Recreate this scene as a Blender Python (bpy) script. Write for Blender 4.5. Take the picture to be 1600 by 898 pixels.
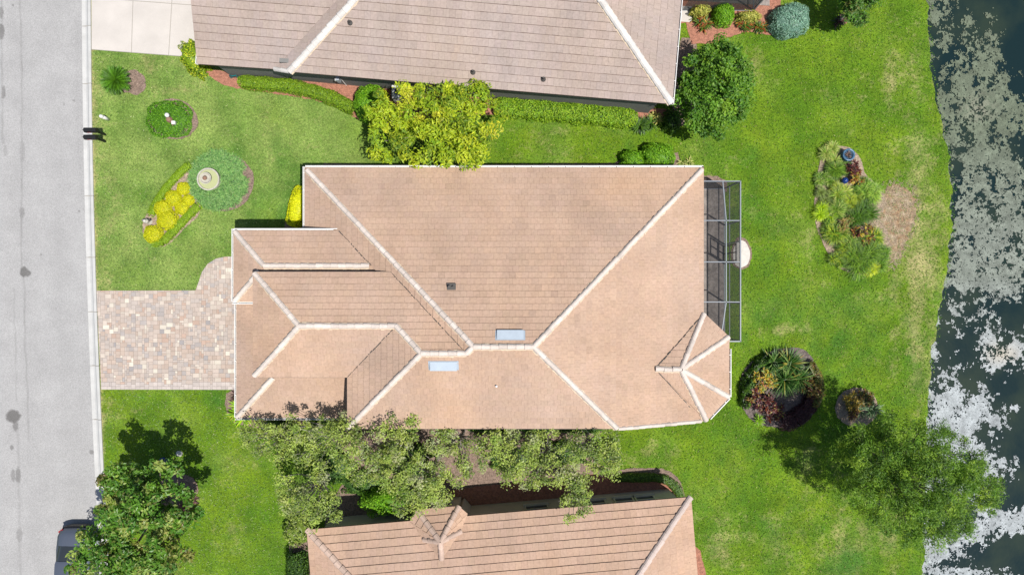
import bpy, math, random
import numpy as np
from mathutils import Vector
from bpy import context as CTX
for o in list(bpy.data.objects): bpy.data.objects.remove(o)
SC = bpy.context.scene
S = 29.0                       # plan units per metre
H = 36.78                      # drone height
R = math.radians
# ------------------------------------------------------------------ camera, world, sun, exposure
cam = bpy.data.cameras.new('camera'); cam.lens = 24; cam.sensor_width = 36; cam.clip_end = 2000
camo = bpy.data.objects.new('camera', cam); camo.location = (0, 0, H); SC.collection.objects.link(camo)
SC.camera = camo
W = bpy.data.worlds.new("World"); SC.world = W; W.use_nodes = True
nt = W.node_tree; bg = nt.nodes['Background']
sky = nt.nodes.new('ShaderNodeTexSky'); sky.sky_type = 'NISHITA'; sky.sun_disc = False
TOSUN = Vector((0.36, -0.23, 1.0)).normalized()
sky.sun_elevation = math.asin(TOSUN.z); sky.sun_rotation = math.atan2(TOSUN.x, TOSUN.y)
nt.links.new(sky.outputs[0], bg.inputs[0]); bg.inputs[1].default_value = 0.085
sl = bpy.data.lights.new('sun', 'SUN'); sl.energy = 4.7; sl.angle = R(0.6); sl.color = (1.0, .965, .91)
so = bpy.data.objects.new('sun', sl); so.rotation_euler = TOSUN.to_track_quat('Z', 'Y').to_euler(); so.location = (20, -10, 40)
SC.collection.objects.link(so)
SC.view_settings.view_transform = 'Standard'; SC.view_settings.look = 'None'
SC.view_settings.gamma = 1; SC.view_settings.exposure = 0.40; SC.view_settings.use_curve_mapping = False
COL = SC.collection

# ------------------------------------------------------------------ coordinates
def G(X, Y, z=0.0): return np.array([(X-800)/S, (449-Y)/S, z])           # plan units -> world
def A(px, py, z=0.0):                                                     # seen position at height z -> world
    k = (H-z)/H; return np.array([(px-800)/S*k, (449-py)/S*k, z])

# ------------------------------------------------------------------ materials
MATS = {}
def mat(name, color=(.5,.5,.5), rough=.8, metal=0, var=.0, scale=3.0, bump=0.0, bscale=40, attr=None, spec=.3, detail=6, c2=None, fine=0.0, fscale=60):
    m = bpy.data.materials.new(name); m.use_nodes = True; t = m.node_tree; n = t.nodes; l = t.links
    b = n['Principled BSDF']; b.inputs['Roughness'].default_value = rough; b.inputs['Metallic'].default_value = metal
    b.inputs['Specular IOR Level'].default_value = spec
    geo = n.new('ShaderNodeNewGeometry')
    if attr:
        a = n.new('ShaderNodeAttribute'); a.attribute_name = attr; cur = a.outputs['Color']
    else:
        r = n.new('ShaderNodeRGB'); r.outputs[0].default_value = (*color, 1); cur = r.outputs[0]
    def mul(cur, amt, sc, det):
        nz = n.new('ShaderNodeTexNoise'); nz.inputs['Scale'].default_value = sc; nz.inputs['Detail'].default_value = det
        l.new(geo.outputs['Position'], nz.inputs['Vector'])
        mr = n.new('ShaderNodeMapRange'); mr.inputs[1].default_value = .3; mr.inputs[2].default_value = .7
        mr.inputs[3].default_value = 1-amt; mr.inputs[4].default_value = 1+amt; l.new(nz.outputs[0], mr.inputs[0])
        mx = n.new('ShaderNodeMix'); mx.data_type = 'RGBA'; mx.blend_type = 'MULTIPLY'; mx.inputs[0].default_value = 1
        l.new(cur, mx.inputs[6]); l.new(mr.outputs[0], mx.inputs[7]); return mx.outputs[2], nz
    if c2:
        nz = n.new('ShaderNodeTexNoise'); nz.inputs['Scale'].default_value = scale*.6; nz.inputs['Detail'].default_value = 5
        l.new(geo.outputs['Position'], nz.inputs['Vector'])
        mr = n.new('ShaderNodeMapRange'); mr.inputs[1].default_value = .4; mr.inputs[2].default_value = .62; l.new(nz.outputs[0], mr.inputs[0])
        mx = n.new('ShaderNodeMix'); mx.data_type = 'RGBA'; l.new(mr.outputs[0], mx.inputs[0]); l.new(cur, mx.inputs[6]); mx.inputs[7].default_value = (*c2, 1)
        cur = mx.outputs[2]
    if var: cur, _ = mul(cur, var, scale, detail)
    if fine: cur, _ = mul(cur, fine, fscale, 3)
    l.new(cur, b.inputs['Base Color'])
    if bump:
        nb = n.new('ShaderNodeTexNoise'); nb.inputs['Scale'].default_value = bscale; nb.inputs['Detail'].default_value = 4
        l.new(geo.outputs['Position'], nb.inputs['Vector'])
        bp = n.new('ShaderNodeBump'); bp.inputs['Distance'].default_value = bump; l.new(nb.outputs[0], bp.inputs['Height']); l.new(bp.outputs[0], b.inputs['Normal'])
    MATS[name] = m; return m
mat('roof_tile', attr='tint', rough=.85, var=.09, scale=.45, fine=.09, fscale=9)
mat('roof_underlay', (.12,.08,.06), .9)
mat('cap_tile', attr='tint', rough=.8, var=.07, scale=2.5, fine=.08, fscale=14)
mat('mortar', (.50,.40,.29), .9, var=.12, scale=8)
mat('stucco', (.50,.46,.38), .9, var=.06, scale=1.5, bump=.004, bscale=60)
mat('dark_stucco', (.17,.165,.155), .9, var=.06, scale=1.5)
mat('white_paint', (.62,.61,.59), .45, var=.06, scale=3)
mat('grey_metal', (.42,.45,.50), .4, metal=.3)
mat('frame_metal', (.17,.19,.215), .45, metal=.0)
mat('pale_metal', (.33,.38,.43), .55, metal=.25, var=.05, scale=4)
mat('dark_metal', (.06,.055,.05), .5)
mat('black_paint', (.012,.012,.013), .5)
mat('glass', (.03,.035,.04), .05, spec=.6)
mat('concrete', (.45,.415,.38), .85, var=.07, scale=.9, fine=.05, fscale=30)
mat('kerb_concrete', (.415,.41,.395), .85, var=.08, scale=1.8, fine=.06, fscale=25)
mat('joint', (.30,.28,.25), .9)
mat('paver', attr='tint', rough=.85, var=.06, scale=3, fine=.06, fscale=40)
mat('sand_joint', (.36,.32,.28), .95)
mat('mulch_dark', (.125,.10,.09), .95, var=.35, scale=9, fine=.5, fscale=28, bump=.03, bscale=25)
mat('mulch_brown', (.19,.135,.105), .95, var=.35, scale=9, fine=.5, fscale=28, bump=.03, bscale=25)
mat('mulch_red', (.30,.135,.09), .95, var=.25, scale=8, fine=.4, fscale=28, bump=.03, bscale=25)
mat('mulch_tan', (.27,.205,.15), .95, var=.3, scale=8, fine=.45, fscale=24, bump=.03, bscale=25)
mat('dead_turf', (.26,.205,.14), .95, var=.25, scale=3.5, c2=(.23,.145,.08), fine=.45, fscale=20, bump=.02, bscale=22)
mat('deck_paver', (.22,.19,.17), .85, var=.25, scale=2.5, fine=.2, fscale=10)
mat('stone', (.38,.36,.30), .85, var=.15, scale=6, bump=.01, bscale=20)
mat('white_stone', (.48,.455,.41), .85, var=.1, scale=6, bump=.015, bscale=10)
mat('bark', (.20,.165,.14), .9, var=.3, scale=8, bump=.02, bscale=20)
mat('pale_bark', (.33,.30,.27), .9, var=.25, scale=8, bump=.02, bscale=20)
mat('blue_glaze', (.01,.03,.14), .12, spec=.6)
mat('blue_pot', (.05,.11,.18), .25, spec=.5, var=.3, scale=9)
mat('terracotta', (.22,.13,.09), .8)
mat('teal_plastic', (.0,.12,.13), .4)
mat('car_paint', (.10,.115,.15), .28, metal=.35, spec=.6)
mat('car_black', (.010,.010,.011), .35)
mat('rubber', (.015,.015,.015), .8)
mat('red_lens', (.25,.01,.01), .2)
mat('basin_water', (.36,.38,.20), .15, spec=.5)
def leafmat():
    m = bpy.data.materials.new('leaf'); m.use_nodes = True; t = m.node_tree; n = t.nodes; l = t.links
    b = n['Principled BSDF']; a = n.new('ShaderNodeAttribute'); a.attribute_name = 'tint'
    l.new(a.outputs['Color'], b.inputs['Base Color']); b.inputs['Roughness'].default_value = .5; b.inputs['Specular IOR Level'].default_value = .35
    tr = n.new('ShaderNodeBsdfTranslucent'); mu = n.new('ShaderNodeMix'); mu.data_type='RGBA'; mu.blend_type='MULTIPLY'; mu.inputs[0].default_value = 1
    l.new(a.outputs['Color'], mu.inputs[6]); mu.inputs[7].default_value = (1.25,1.3,.7,1); l.new(mu.outputs[2], tr.inputs[0])
    ms = n.new('ShaderNodeMixShader'); ms.inputs[0].default_value = .34
    l.new(b.outputs[0], ms.inputs[1]); l.new(tr.outputs[0], ms.inputs[2]); l.new(ms.outputs[0], n['Material Output'].inputs[0])
    MATS['leaf'] = m
leafmat()
MATS['glossy_leaf'] = MATS['leaf'].copy(); MATS['glossy_leaf'].name = 'glossy_leaf'
MATS['glossy_leaf'].node_tree.nodes['Principled BSDF'].inputs['Roughness'].default_value = .42
MATS['glossy_leaf'].node_tree.nodes['Principled BSDF'].inputs['Specular IOR Level'].default_value = .4
def meshmat():
    m = bpy.data.materials.new('screen_mesh'); m.use_nodes = True; t = m.node_tree; n = t.nodes; l = t.links
    b = n['Principled BSDF']; b.inputs['Base Color'].default_value = (.035,.042,.05,1); b.inputs['Roughness'].default_value = .7
    tr = n.new('ShaderNodeBsdfTransparent'); ms = n.new('ShaderNodeMixShader'); ms.inputs[0].default_value = .66
    l.new(tr.outputs[0], ms.inputs[1]); l.new(b.outputs[0], ms.inputs[2]); l.new(ms.outputs[0], n['Material Output'].inputs[0])
    MATS['screen_mesh'] = m
meshmat()

# ------------------------------------------------------------------ object helpers
ORG = {}
def empty(name, loc, label=None, cat=None, group=None):
    o = bpy.data.objects.new(name, None); o.location = Vector(loc); o.empty_display_size = .3; COL.objects.link(o)
    ORG[o] = np.array(loc, float)
    if label: o['label'] = label; o['category'] = cat
    if group: o['group'] = group
    return o
class MB:
    def __init__(s): s.v = []; s.f = []; s.c = []; s.n = 0
    def add(s, verts, faces, col=None):
        verts = np.asarray(verts, float).reshape(-1, 3); s.v.append(verts)
        n0 = s.n; s.f += [tuple(i+n0 for i in f) for f in faces]; s.n += len(verts)
        if col is None: col = (.5,.5,.5)
        c = np.asarray(col, float)
        if c.ndim == 1: c = np.tile(c, (len(verts), 1))
        s.c.append(c)
    def quads(s, V, C):      # V (n,4,3), C (n,3)
        n = len(V)
        if n == 0: return
        s.v.append(V.reshape(-1,3)); ids = (np.arange(n*4)+s.n).reshape(n,4); s.f += [tuple(r) for r in ids.tolist()]
        s.n += n*4; s.c.append(np.repeat(C, 4, axis=0))
    def box(s, a, b, w, h, col=None, up=(0,0,1)):   # bar from a to b
        a = np.asarray(a, float); b = np.asarray(b, float); d = b-a; d = d/(np.linalg.norm(d)+1e-9)
        up = np.asarray(up, float)
        if abs(d@up) > .95: up = np.array([1.,0,0])
        sd = np.cross(d, up); sd /= np.linalg.norm(sd); u = np.cross(sd, d)
        vs = [p+sd*i*w/2+u*j*h/2 for p in (a,b) for i,j in ((-1,-1),(1,-1),(1,1),(-1,1))]
        s.add(vs, [(3,2,1,0),(4,5,6,7),(0,1,5,4),(1,2,6,5),(2,3,7,6),(3,0,4,7)], col)
    def tube(s, pts, rad, k=7, col=None, cap=True):
        pts = [np.asarray(p, float) for p in pts]; vs = []
        for i, p in enumerate(pts):
            d = pts[min(i+1,len(pts)-1)]-pts[max(i-1,0)]; d /= np.linalg.norm(d)+1e-9
            u = np.array([0,0,1.]) if abs(d[2]) < .9 else np.array([1.,0,0])
            x = np.cross(d,u); x /= np.linalg.norm(x); y = np.cross(x,d)
            for j in range(k):
                t = 2*math.pi*j/k; vs.append(p+(x*math.cos(t)+y*math.sin(t))*rad[i])
        fs = [(i*k+j, i*k+(j+1)%k, (i+1)*k+(j+1)%k, (i+1)*k+j) for i in range(len(pts)-1) for j in range(k)]
        if cap: fs += [tuple(range(k))[::-1], tuple((len(pts)-1)*k+j for j in range(k))]
        s.add(vs, fs, col)
    def lathe(s, c, prof, k=24, col=None, sx=1, sy=1):
        c = np.asarray(c, float); vs = [c+np.array([r*math.cos(2*math.pi*j/k)*sx, r*math.sin(2*math.pi*j/k)*sy, z]) for r,z in prof for j in range(k)]
        fs = [(i*k+j, i*k+(j+1)%k, (i+1)*k+(j+1)%k, (i+1)*k+j) for i in range(len(prof)-1) for j in range(k)]
        fs.append(tuple((len(prof)-1)*k+j for j in range(k)))
        s.add(vs, fs, col)
    def prism(s, poly, z0, z1, col=None):     # poly list of (x,y) world, ccw or not
        n = len(poly); ar = sum(poly[i][0]*poly[(i+1)%n][1]-poly[(i+1)%n][0]*poly[i][1] for i in range(n))
        if ar < 0: poly = poly[::-1]
        vs = [(p[0],p[1],z0) for p in poly]+[(p[0],p[1],z1) for p in poly]
        s.add(vs, [tuple(range(n))[::-1], tuple(range(n,2*n))]+[(i,(i+1)%n,n+(i+1)%n,n+i) for i in range(n)], col)
    def build(s, name, material, parent=None, smooth=False, label=None, cat=None, group=None, kind=None):
        V = np.concatenate(s.v) if s.v else np.zeros((0,3))
        org = ORG[parent] if parent is not None else None
        if parent is None and kind is None and len(V):
            org = np.array([(V[:,0].min()+V[:,0].max())/2, (V[:,1].min()+V[:,1].max())/2, V[:,2].min()])
        loc = org if parent is None else None
        if org is not None: V = V-org
        me = bpy.data.meshes.new(name); me.from_pydata(V.tolist(), [], s.f); 
        Cc = np.concatenate(s.c) if s.c else np.zeros((0,3))
        at = me.color_attributes.new('tint', 'FLOAT_COLOR', 'POINT')
        at.data.foreach_set('color', np.concatenate([np.clip(Cc,0,1), np.ones((len(Cc),1))],1).astype(np.float32).ravel())
        me.materials.append(MATS[material] if isinstance(material, str) else material)
        if smooth: me.polygons.foreach_set('use_smooth', [True]*len(me.polygons))
        me.update(); o = bpy.data.objects.new(name, me); COL.objects.link(o)
        if parent is not None: o.parent = parent; ORG[o] = ORG[parent]
        else:
            ORG[o] = org if org is not None else np.zeros(3)
            if loc is not None: o.location = Vector(loc)
        if label: o['label'] = label
        if cat: o['category'] = cat
        if group: o['group'] = group
        if kind: o['kind'] = kind
        return o
def clip(poly, x0, x1, y0, y1):   # poly of (s,t) in Sutherland-Hodgman
    for ax, lim, sg in ((0,x0,1),(0,x1,-1),(1,y0,1),(1,y1,-1)):
        out = []; n = len(poly)
        for i in range(n):
            p, q = poly[i], poly[(i+1)%n]; a = (p[ax]-lim)*sg; b = (q[ax]-lim)*sg
            if a >= 0: out.append(p)
            if (a >= 0) != (b >= 0):
                t = a/(a-b); out.append((p[0]+(q[0]-p[0])*t, p[1]+(q[1]-p[1])*t))
        poly = out
        if len(poly) < 3: return []
    return poly
def smoothpoly(pts, it=2):
    for _ in range(it):
        q = []
        for i in range(len(pts)):
            a = np.array(pts[i]); b = np.array(pts[(i+1)%len(pts)]); q += [tuple(a*.75+b*.25), tuple(a*.25+b*.75)]
        pts = q
    return pts
def ell(cx, cy, rx, ry, n=40, wob=.03, seed=0, rot=0):
    rs = random.Random(seed); ph = [rs.uniform(0,6.28) for _ in range(3)]; o = []
    for i in range(n):
        t = 2*math.pi*i/n; k = 1+wob*(math.sin(2*t+ph[0])+math.sin(3*t+ph[1])+.6*math.sin(7*t+ph[2]))
        x, y = rx*k*math.cos(t), ry*k*math.sin(t); o.append((cx+x*math.cos(rot)-y*math.sin(rot), cy+x*math.sin(rot)+y*math.cos(rot)))
    return o
def inpoly(x, y, poly):
    ins = np.zeros(np.shape(x), bool); n = len(poly)
    for i in range(n):
        x0,y0 = poly[i]; x1,y1 = poly[(i+1)%n]
        if y0 == y1: continue
        c = ((y0 > y) != (y1 > y)) & (x < (x1-x0)*(y-y0)/(y1-y0)+x0); ins ^= c
    return ins
# value noise
_T = {}
def vnoise(x, y, seed=0):
    if seed not in _T: _T[seed] = np.random.RandomState(seed).rand(256,256)
    T = _T[seed]
    xi = np.floor(x).astype(int); yi = np.floor(y).astype(int); fx = x-xi; fy = y-yi
    fx = fx*fx*(3-2*fx); fy = fy*fy*(3-2*fy); g = lambda a,b: T[a%256, b%256]
    return (g(xi,yi)*(1-fx)+g(xi+1,yi)*fx)*(1-fy)+(g(xi,yi+1)*(1-fx)+g(xi+1,yi+1)*fx)*fy
def fbm(x, y, o=4, seed=0, gain=.5):
    r = 0; a = 1; tot = 0
    for i in range(o):
        r = r+a*vnoise(x*2**i+13.7*i, y*2**i+7.1*i, seed+i); tot += a; a *= gain
    return r/tot

# ------------------------------------------------------------------ ground
def edge(Y): return 127.5+.0049*Y+3.1e-5*Y*Y          # asphalt edge in plan units
SHORE = [(1452,-260),(1453,-60),(1455,0),(1458,60),(1463,120),(1471,165),(1481,200),(1490,245),(1494,300),(1493,360),(1486,420),(1476,480),(1466,530),(1459,580),(1456,640),(1453,700),(1452,760),(1450,840),(1450,898),(1452,1000),(1460,1160)]
def shore(Y):
    ys = np.array([p[1] for p in SHORE]); xs = np.array([p[0] for p in SHORE])
    return np.interp(Y, ys, xs)+1.6*np.sin(np.asarray(Y)/9.)+2.5*(vnoise(np.asarray(Y)/6., np.zeros_like(np.asarray(Y,float)),5)-.5)*2
def gridmesh(name, X, Y, Z, cols, material, kind='structure', drop=None, smooth=True):
    ny, nx = X.shape; V = np.stack([(X-800)/S, (449-Y)/S, Z], -1).reshape(-1,3)
    i = np.arange(ny*nx).reshape(ny,nx); F = np.stack([i[:-1,:-1], i[1:,:-1], i[1:,1:], i[:-1,1:]], -1).reshape(-1,4)
    if drop is not None:
        k = (~drop.reshape(-1))[F].any(1); F = F[k]
        used = np.unique(F); mp = -np.ones(len(V), int); mp[used] = np.arange(len(used)); F = mp[F]; V = V[used]; cols = {a: c.reshape(-1, c.shape[-1])[used] for a, c in cols.items()}
    me = bpy.data.meshes.new(name); me.from_pydata(V.tolist(), [], F.tolist())
    for a, c in cols.items():
        c = c.reshape(-1, c.shape[-1]); at = me.color_attributes.new(a, 'FLOAT_COLOR', 'POINT')
        if c.shape[1] == 3: c = np.concatenate([c, np.ones((len(c),1))], 1)
        at.data.foreach_set('color', c.astype(np.float32).ravel())
    if smooth: me.polygons.foreach_set('use_smooth', [True]*len(me.polygons))
    me.materials.append(material); o = bpy.data.objects.new(name, me); COL.objects.link(o); o['kind'] = kind; return o

def lawnmat():
    m = bpy.data.materials.new('turf'); m.use_nodes = True; t = m.node_tree; n = t.nodes; l = t.links
    b = n['Principled BSDF']; b.inputs['Roughness'].default_value = .75; b.inputs['Specular IOR Level'].default_value = .15
    at = n.new('ShaderNodeAttribute'); at.attribute_name = 'mask'; sp = n.new('ShaderNodeSeparateColor'); l.new(at.outputs['Color'], sp.inputs[0])
    geo = n.new('ShaderNodeNewGeometry')
    def noise(sc, det=4, rough=.55, stretch=None):
        z = n.new('ShaderNodeTexNoise'); z.inputs['Scale'].default_value = sc; z.inputs['Detail'].default_value = det; z.inputs['Roughness'].default_value = rough
        if stretch:
            mp = n.new('ShaderNodeMapping'); mp.inputs['Scale'].default_value = stretch; l.new(geo.outputs['Position'], mp.inputs[0]); l.new(mp.outputs[0], z.inputs['Vector'])
        else: l.new(geo.outputs['Position'], z.inputs['Vector'])
        return z.outputs[0]
    def mr(x, a, b_, c=0, d=1):
        q = n.new('ShaderNodeMapRange'); q.inputs[1].default_value = a; q.inputs[2].default_value = b_; q.inputs[3].default_value = c; q.inputs[4].default_value = d; l.new(x, q.inputs[0]); return q.outputs[0]
    def math_(op, x, y):
        q = n.new('ShaderNodeMath'); q.operation = op
        for i, v in enumerate((x, y)):
            if isinstance(v, (int,float)): q.inputs[i].default_value = v
            else: l.new(v, q.inputs[i])
        return q.outputs[0]
    def mix(f, a, b_, mode='MIX'):
        q = n.new('ShaderNodeMix'); q.data_type = 'RGBA'; q.blend_type = mode
        if isinstance(f, (int,float)): q.inputs[0].default_value = f
        else: l.new(f, q.inputs[0])
        for i, v in ((6,a),(7,b_)):
            if isinstance(v, tuple): q.inputs[i].default_value = (*v, 1)
            else: l.new(v, q.inputs[i])
        return q.outputs[2]
    # R dry amount, G front-yard paleness, B lushness
    g1 = mix(mr(noise(.35,5), .35, .65), (.064,.138,.005), (.122,.192,.008))
    g2 = mix(mr(noise(.5,5), .35, .65), (.108,.182,.032), (.185,.250,.060))
    base = mix(sp.outputs[1], g1, g2)
    clump = noise(5.5, 3); 
    dry = math_('ADD', math_('ADD', sp.outputs[0], mr(noise(1.1,6,.65), .35,.75,-.38,.38)), mr(clump,.3,.7,-.18,.18))
    base = mix(mr(dry, .25, .95, 0, .9), base, (.30,.265,.115))
    base = mix(mr(math_('ADD', sp.outputs[2], mr(noise(.9,5),.3,.7,-.4,.4)), .3, 1.0, 0, .75), base, (.035,.115,.012))
    base = mix(1.0, base, mr(noise(.8,4,.6), .3,.7,.80,1.22), 'MULTIPLY')
    base = mix(mr(noise(.6,4,.6,(1.0,.45,1)), .50,.72,0,.35), base, (.050,.120,.010))
    base = mix(1.0, base, mr(noise(8,4,.75), .32,.68,.66,1.36), 'MULTIPLY')
    base = mix(1.0, base, mr(noise(24,2,.7), .32,.68,.55,1.5), 'MULTIPLY')
    l.new(base, b.inputs['Base Color'])
    bp = n.new('ShaderNodeBump'); bp.inputs['Distance'].default_value = .05; bp.inputs['Strength'].default_value = .7
    l.new(noise(38,3,.7), bp.inputs['Height']); l.new(bp.outputs[0], b.inputs['Normal'])
    return m
turf = lawnmat()
def gauss(X, Y, cx, cy, rx, ry, rot=0):
    dx, dy = X-cx, Y-cy; c, s_ = math.cos(rot), math.sin(rot); u = (dx*c+dy*s_)/rx; v = (-dx*s_+dy*c)/ry; return np.exp(-(u*u+v*v))
xs = np.linspace(0, 1, 270); ys = np.arange(-330, 1230, 5.0)
YY = np.repeat(ys[:,None], len(xs), 1); x0 = edge(YY)+15; x1 = shore(YY); XX = x0+(x1-x0)*xs[None,:]
fb = fbm(XX/60., YY/60., 4, 3)
dry = .12+.0*XX
for g in [(150,200,18,200,.35),(180,330,30,120,.15),(165,480,14,60,.5),(1400,150,35,60,.24),(1395,110,30,40,.18),(1345,130,60,30,.18),(1290,190,60,60,.12),(1425,330,55,150,.45),(1440,470,40,130,.38),(1425,590,30,90,.25),
          (1320,560,60,40,.15),(1230,515,45,10,.5),(1255,380,18,90,.2),(1300,740,80,60,.3),(1260,850,120,60,.35),(1390,820,60,60,.2),(880,235,140,22,.18),(860,205,60,10,.25),(1090,70,60,30,.1),(1170,95,40,40,.3),(1140,250,40,30,.12),
          (355,690,40,60,.1),(350,800,70,60,.2),(170,630,25,40,.3),(1020,700,60,25,.25),(960,720,40,18,.3),(1120,860,40,50,.3),(250,100,60,20,.25),(420,200,80,40,.18),(300,140,60,12,.2),(1420,20,40,60,.15),(1250,60,40,40,.1)]:
    dry += g[4]*gauss(XX,YY,*g[:4])
dry += .30*np.exp(-((XX-shore(YY))/5.0)**2)*1.4+.6*np.exp(-((XX-x0)/4.0)**2)
dry += .22*(fb-.5)*2
stripe = .10*np.sin((XX-1380)/7.0)*np.clip((XX-1340)/60,0,1)*(XX<1450)
dry = np.clip(dry+stripe, 0, 1)
pale = np.clip(1-(XX-330)/420, 0, 1)*np.clip((590-YY)/60, 0, 1)+.35*np.clip((900-XX)/400,0,1)*(YY<300)
band = np.sin(np.hypot(XX-60, YY-560)/17.+3*(fb-.5)); pale = np.clip(pale+.9*(fb-.5)+.10*band, 0, 1)
lush = .12+.25*np.clip((XX-1000)/300,0,1)*np.clip((YY-430)/200,-.6,1)
for g in [(420,300,70,60,.35),(300,620,120,25,.4),(1180,330,50,120,.45),(1300,520,90,80,.45),(1200,830,50,40,.2),(1330,875,30,25,.8),(380,240,60,20,.3),(1100,740,50,60,.3),(460,330,40,60,.5),(380,800,60,80,.15)]:
    lush += g[4]*gauss(XX,YY,*g[:4])
lush = np.clip(lush-.10*np.where(XX<700, np.sin(np.hypot(XX-60, YY-560)/17.+3*(fb-.5)), 0)+.5*(fbm(XX/45.,YY/45.,3,77)-.5),0,1)
ZZ = -.25*np.clip(1-(shore(YY)-XX)/14., 0, 1)**2+.02*(fb-.5)
ZZ[:,-1] = -.55
gridmesh('lawn', XX, YY, ZZ, {'mask': np.stack([dry, pale, lush], -1)}, turf)
# terrain sheet below everything, to the horizon
mb = MB(); mb.prism([(-900,-900),(900,-900),(900,900),(-900,900)], -1.6, -1.3)
mat('far_ground', (.07,.11,.03), .9, var=.2, scale=.05); mb.build('ground', 'far_ground', kind='structure')
# ---- road
def roadmat():
    m = mat('asphalt', attr='tint', rough=.9, var=.06, scale=.8, fine=.18, fscale=24, bump=.01, bscale=60); return m
roadmat()
ys = np.arange(-330, 1230, 1.6); us = np.linspace(-230, 0, 160)
YY = np.repeat(ys[:,None], len(us), 1); XX = edge(YY)+us[None,:]
nn = fbm(XX/25., YY/40., 4, 8); f2 = fbm(XX/3., YY/3., 3, 9)
st = np.zeros_like(XX)
def blob(cx, cy, rx, ry, amt):
    global st
    d = np.sqrt(((XX-cx)/rx)**2+((YY-cy)/ry)**2)+.5*(f2-.5); st = np.maximum(st, amt*np.clip((1.15-d)/.25, 0, 1))
for b_ in [(37,425,6,8,.85),(43,427,5,5,.8),(20,650,11,10,.85),(24,664,4,9,.6),(20,742,3.5,9,.45),(28,742,4,12,.6),(2,20,3,9,.6),(2,50,4,13,.7),(5,370-225,3,10,.55),(30,835,5,11,.38),(34,332,4,9,.45),(35,237,4,14,.25),(8,235,3,9,.22),(18,699,3,4,.6),(143,706,4,3.5,.6),(64,398,1.6,1.6,.6),(20,8,1.6,1.6,.6),(115,157,2,1.5,.5),(100,163,1.5,2,.4),(123,330,1.4,1.4,.5)]:
    blob(*b_)
def crack(pts, w, amt):
    global st
    p = sorted(pts, key=lambda q: q[1]); cx = np.interp(YY, [q[1] for q in p], [q[0] for q in p])+1.1*(vnoise(YY/14., YY*0+w*9, 31)-.5)*2
    on = (YY > p[0][1]) & (YY < p[-1][1]); k = np.exp(-((XX-cx)/w)**2)*(.55+.45*vnoise(YY/10., YY*0, 40+int(w*10)))
    st = np.maximum(st, np.where(on, amt*k, 0))
crack([(28,-60),(32,40),(34,130),(34,225),(33,330),(33,420),(38,450),(39,540),(42,600),(45,690)], 1.3, .38)
crack([(3,-60),(2,80),(3,150),(4,225)], 1.6, .35)
crack([(21,450),(24,540),(25,630)], 1.2, .30)
crack([(27,660),(29,740),(30,830),(31,900)], 2.2, .28)
crack([(125,-40),(120,100),(122,240),(131,330)], 3, .07)
base = np.array([.302,.296,.290])*(1+.10*(nn-.5))[...,None]
wheel = .05*np.exp(-((us+95)/16.)**2)+.05*np.exp(-((us+40)/14.)**2)
base = base*(1-wheel[None,:,None]*.6)
colr = base*(1-st[...,None])+np.array([.10,.095,.09])*st[...,None]
gridmesh('road', XX, YY, np.zeros_like(XX)-.02+.0*XX, {'tint': colr}, MATS['asphalt'])
# far side verge of the road
mb = MB(); mb.add([G(-900,-600,-.03),G(-900,1500,-.03),G(-100,1500,-.03),G(-105,-600,-.03)], [(0,1,2,3)]); mb.build('verge', 'far_ground', kind='structure')
# ---- kerb: sloped gutter + top, split at the joints
mb = MB(); js = [-330,-240,-150,-60,41,131,218,306,402,487,571,655,746,838,930,1020,1110,1200]
for a, b_ in zip(js[:-1], js[1:]):
    for q in range(6):
        ya = a+.5+(b_-a-1)*q/6; yb = a+.5+(b_-a-1)*(q+1)/6
        prof = [(0,-.05),(0,-.014),(5.5,-.03),(8.5,.0),(11,.075),(14.2,.085),(15,.07),(15,-.05)]
        va = [G(edge(ya)+u, ya, z) for u,z in prof]; vb = [G(edge(yb)+u, yb, z) for u,z in prof]; k = len(prof)
        mb.add(va+vb, [(i+1,i,k+i,k+i+1) for i in range(k-1)]+([tuple(range(k))] if q==0 else [])+([tuple(range(k,2*k))[::-1]] if q==5 else []))
mb.build('kerb', 'kerb_concrete', kind='structure')
mb = MB()
for a in js: mb.add([G(edge(a),a-.7,-.03),G(edge(a),a+.7,-.03),G(edge(a)+14.8,a+.7,.045),G(edge(a)+14.8,a-.7,.045)],[(0,1,2,3)])
mb.build('kerb_joint', 'joint', kind='structure')
# ---- concrete driveway of the upper house
mb = MB(); g = 0.55
xsj = [(143.2,143.4),(209,206),(270,264),(318,302)]   # (x at y=-20 , x at y=80)
rows = [(-150,-90),(-90,-10),(-10,5),(5,84)]
def dx(i, y): a, b_ = xsj[i]; return a+(b_-a)*(y+20)/100.
def dy(y, x): return y+(x-143)*.075
mbj = MB(); mbj.prism([tuple(G(143,-150)[:2]),tuple(G(143.5,78)[:2]),tuple(G(300,90)[:2]),tuple(G(330,-150)[:2])], -.05, .022)
mbj.build('driveway_joint', 'joint', kind='structure')
for r0, r1 in [(-150,-80),(-80,-3),(-3,78)]:
    for i in range(3):
        q = []
        for (ii, yy, sx_, sy_) in ((i,r0,1,1),(i+1,r0,-1,1),(i+1,r1,-1,-1),(i,r1,1,-1)):
            x = dx(ii, yy)+sx_*g; q.append(tuple(G(x, dy(yy, x)+sy_*g)[:2]))
        mb.prism(q, 0, .04)
mb.build('concrete_driveway', 'concrete', kind='structure')
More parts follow.
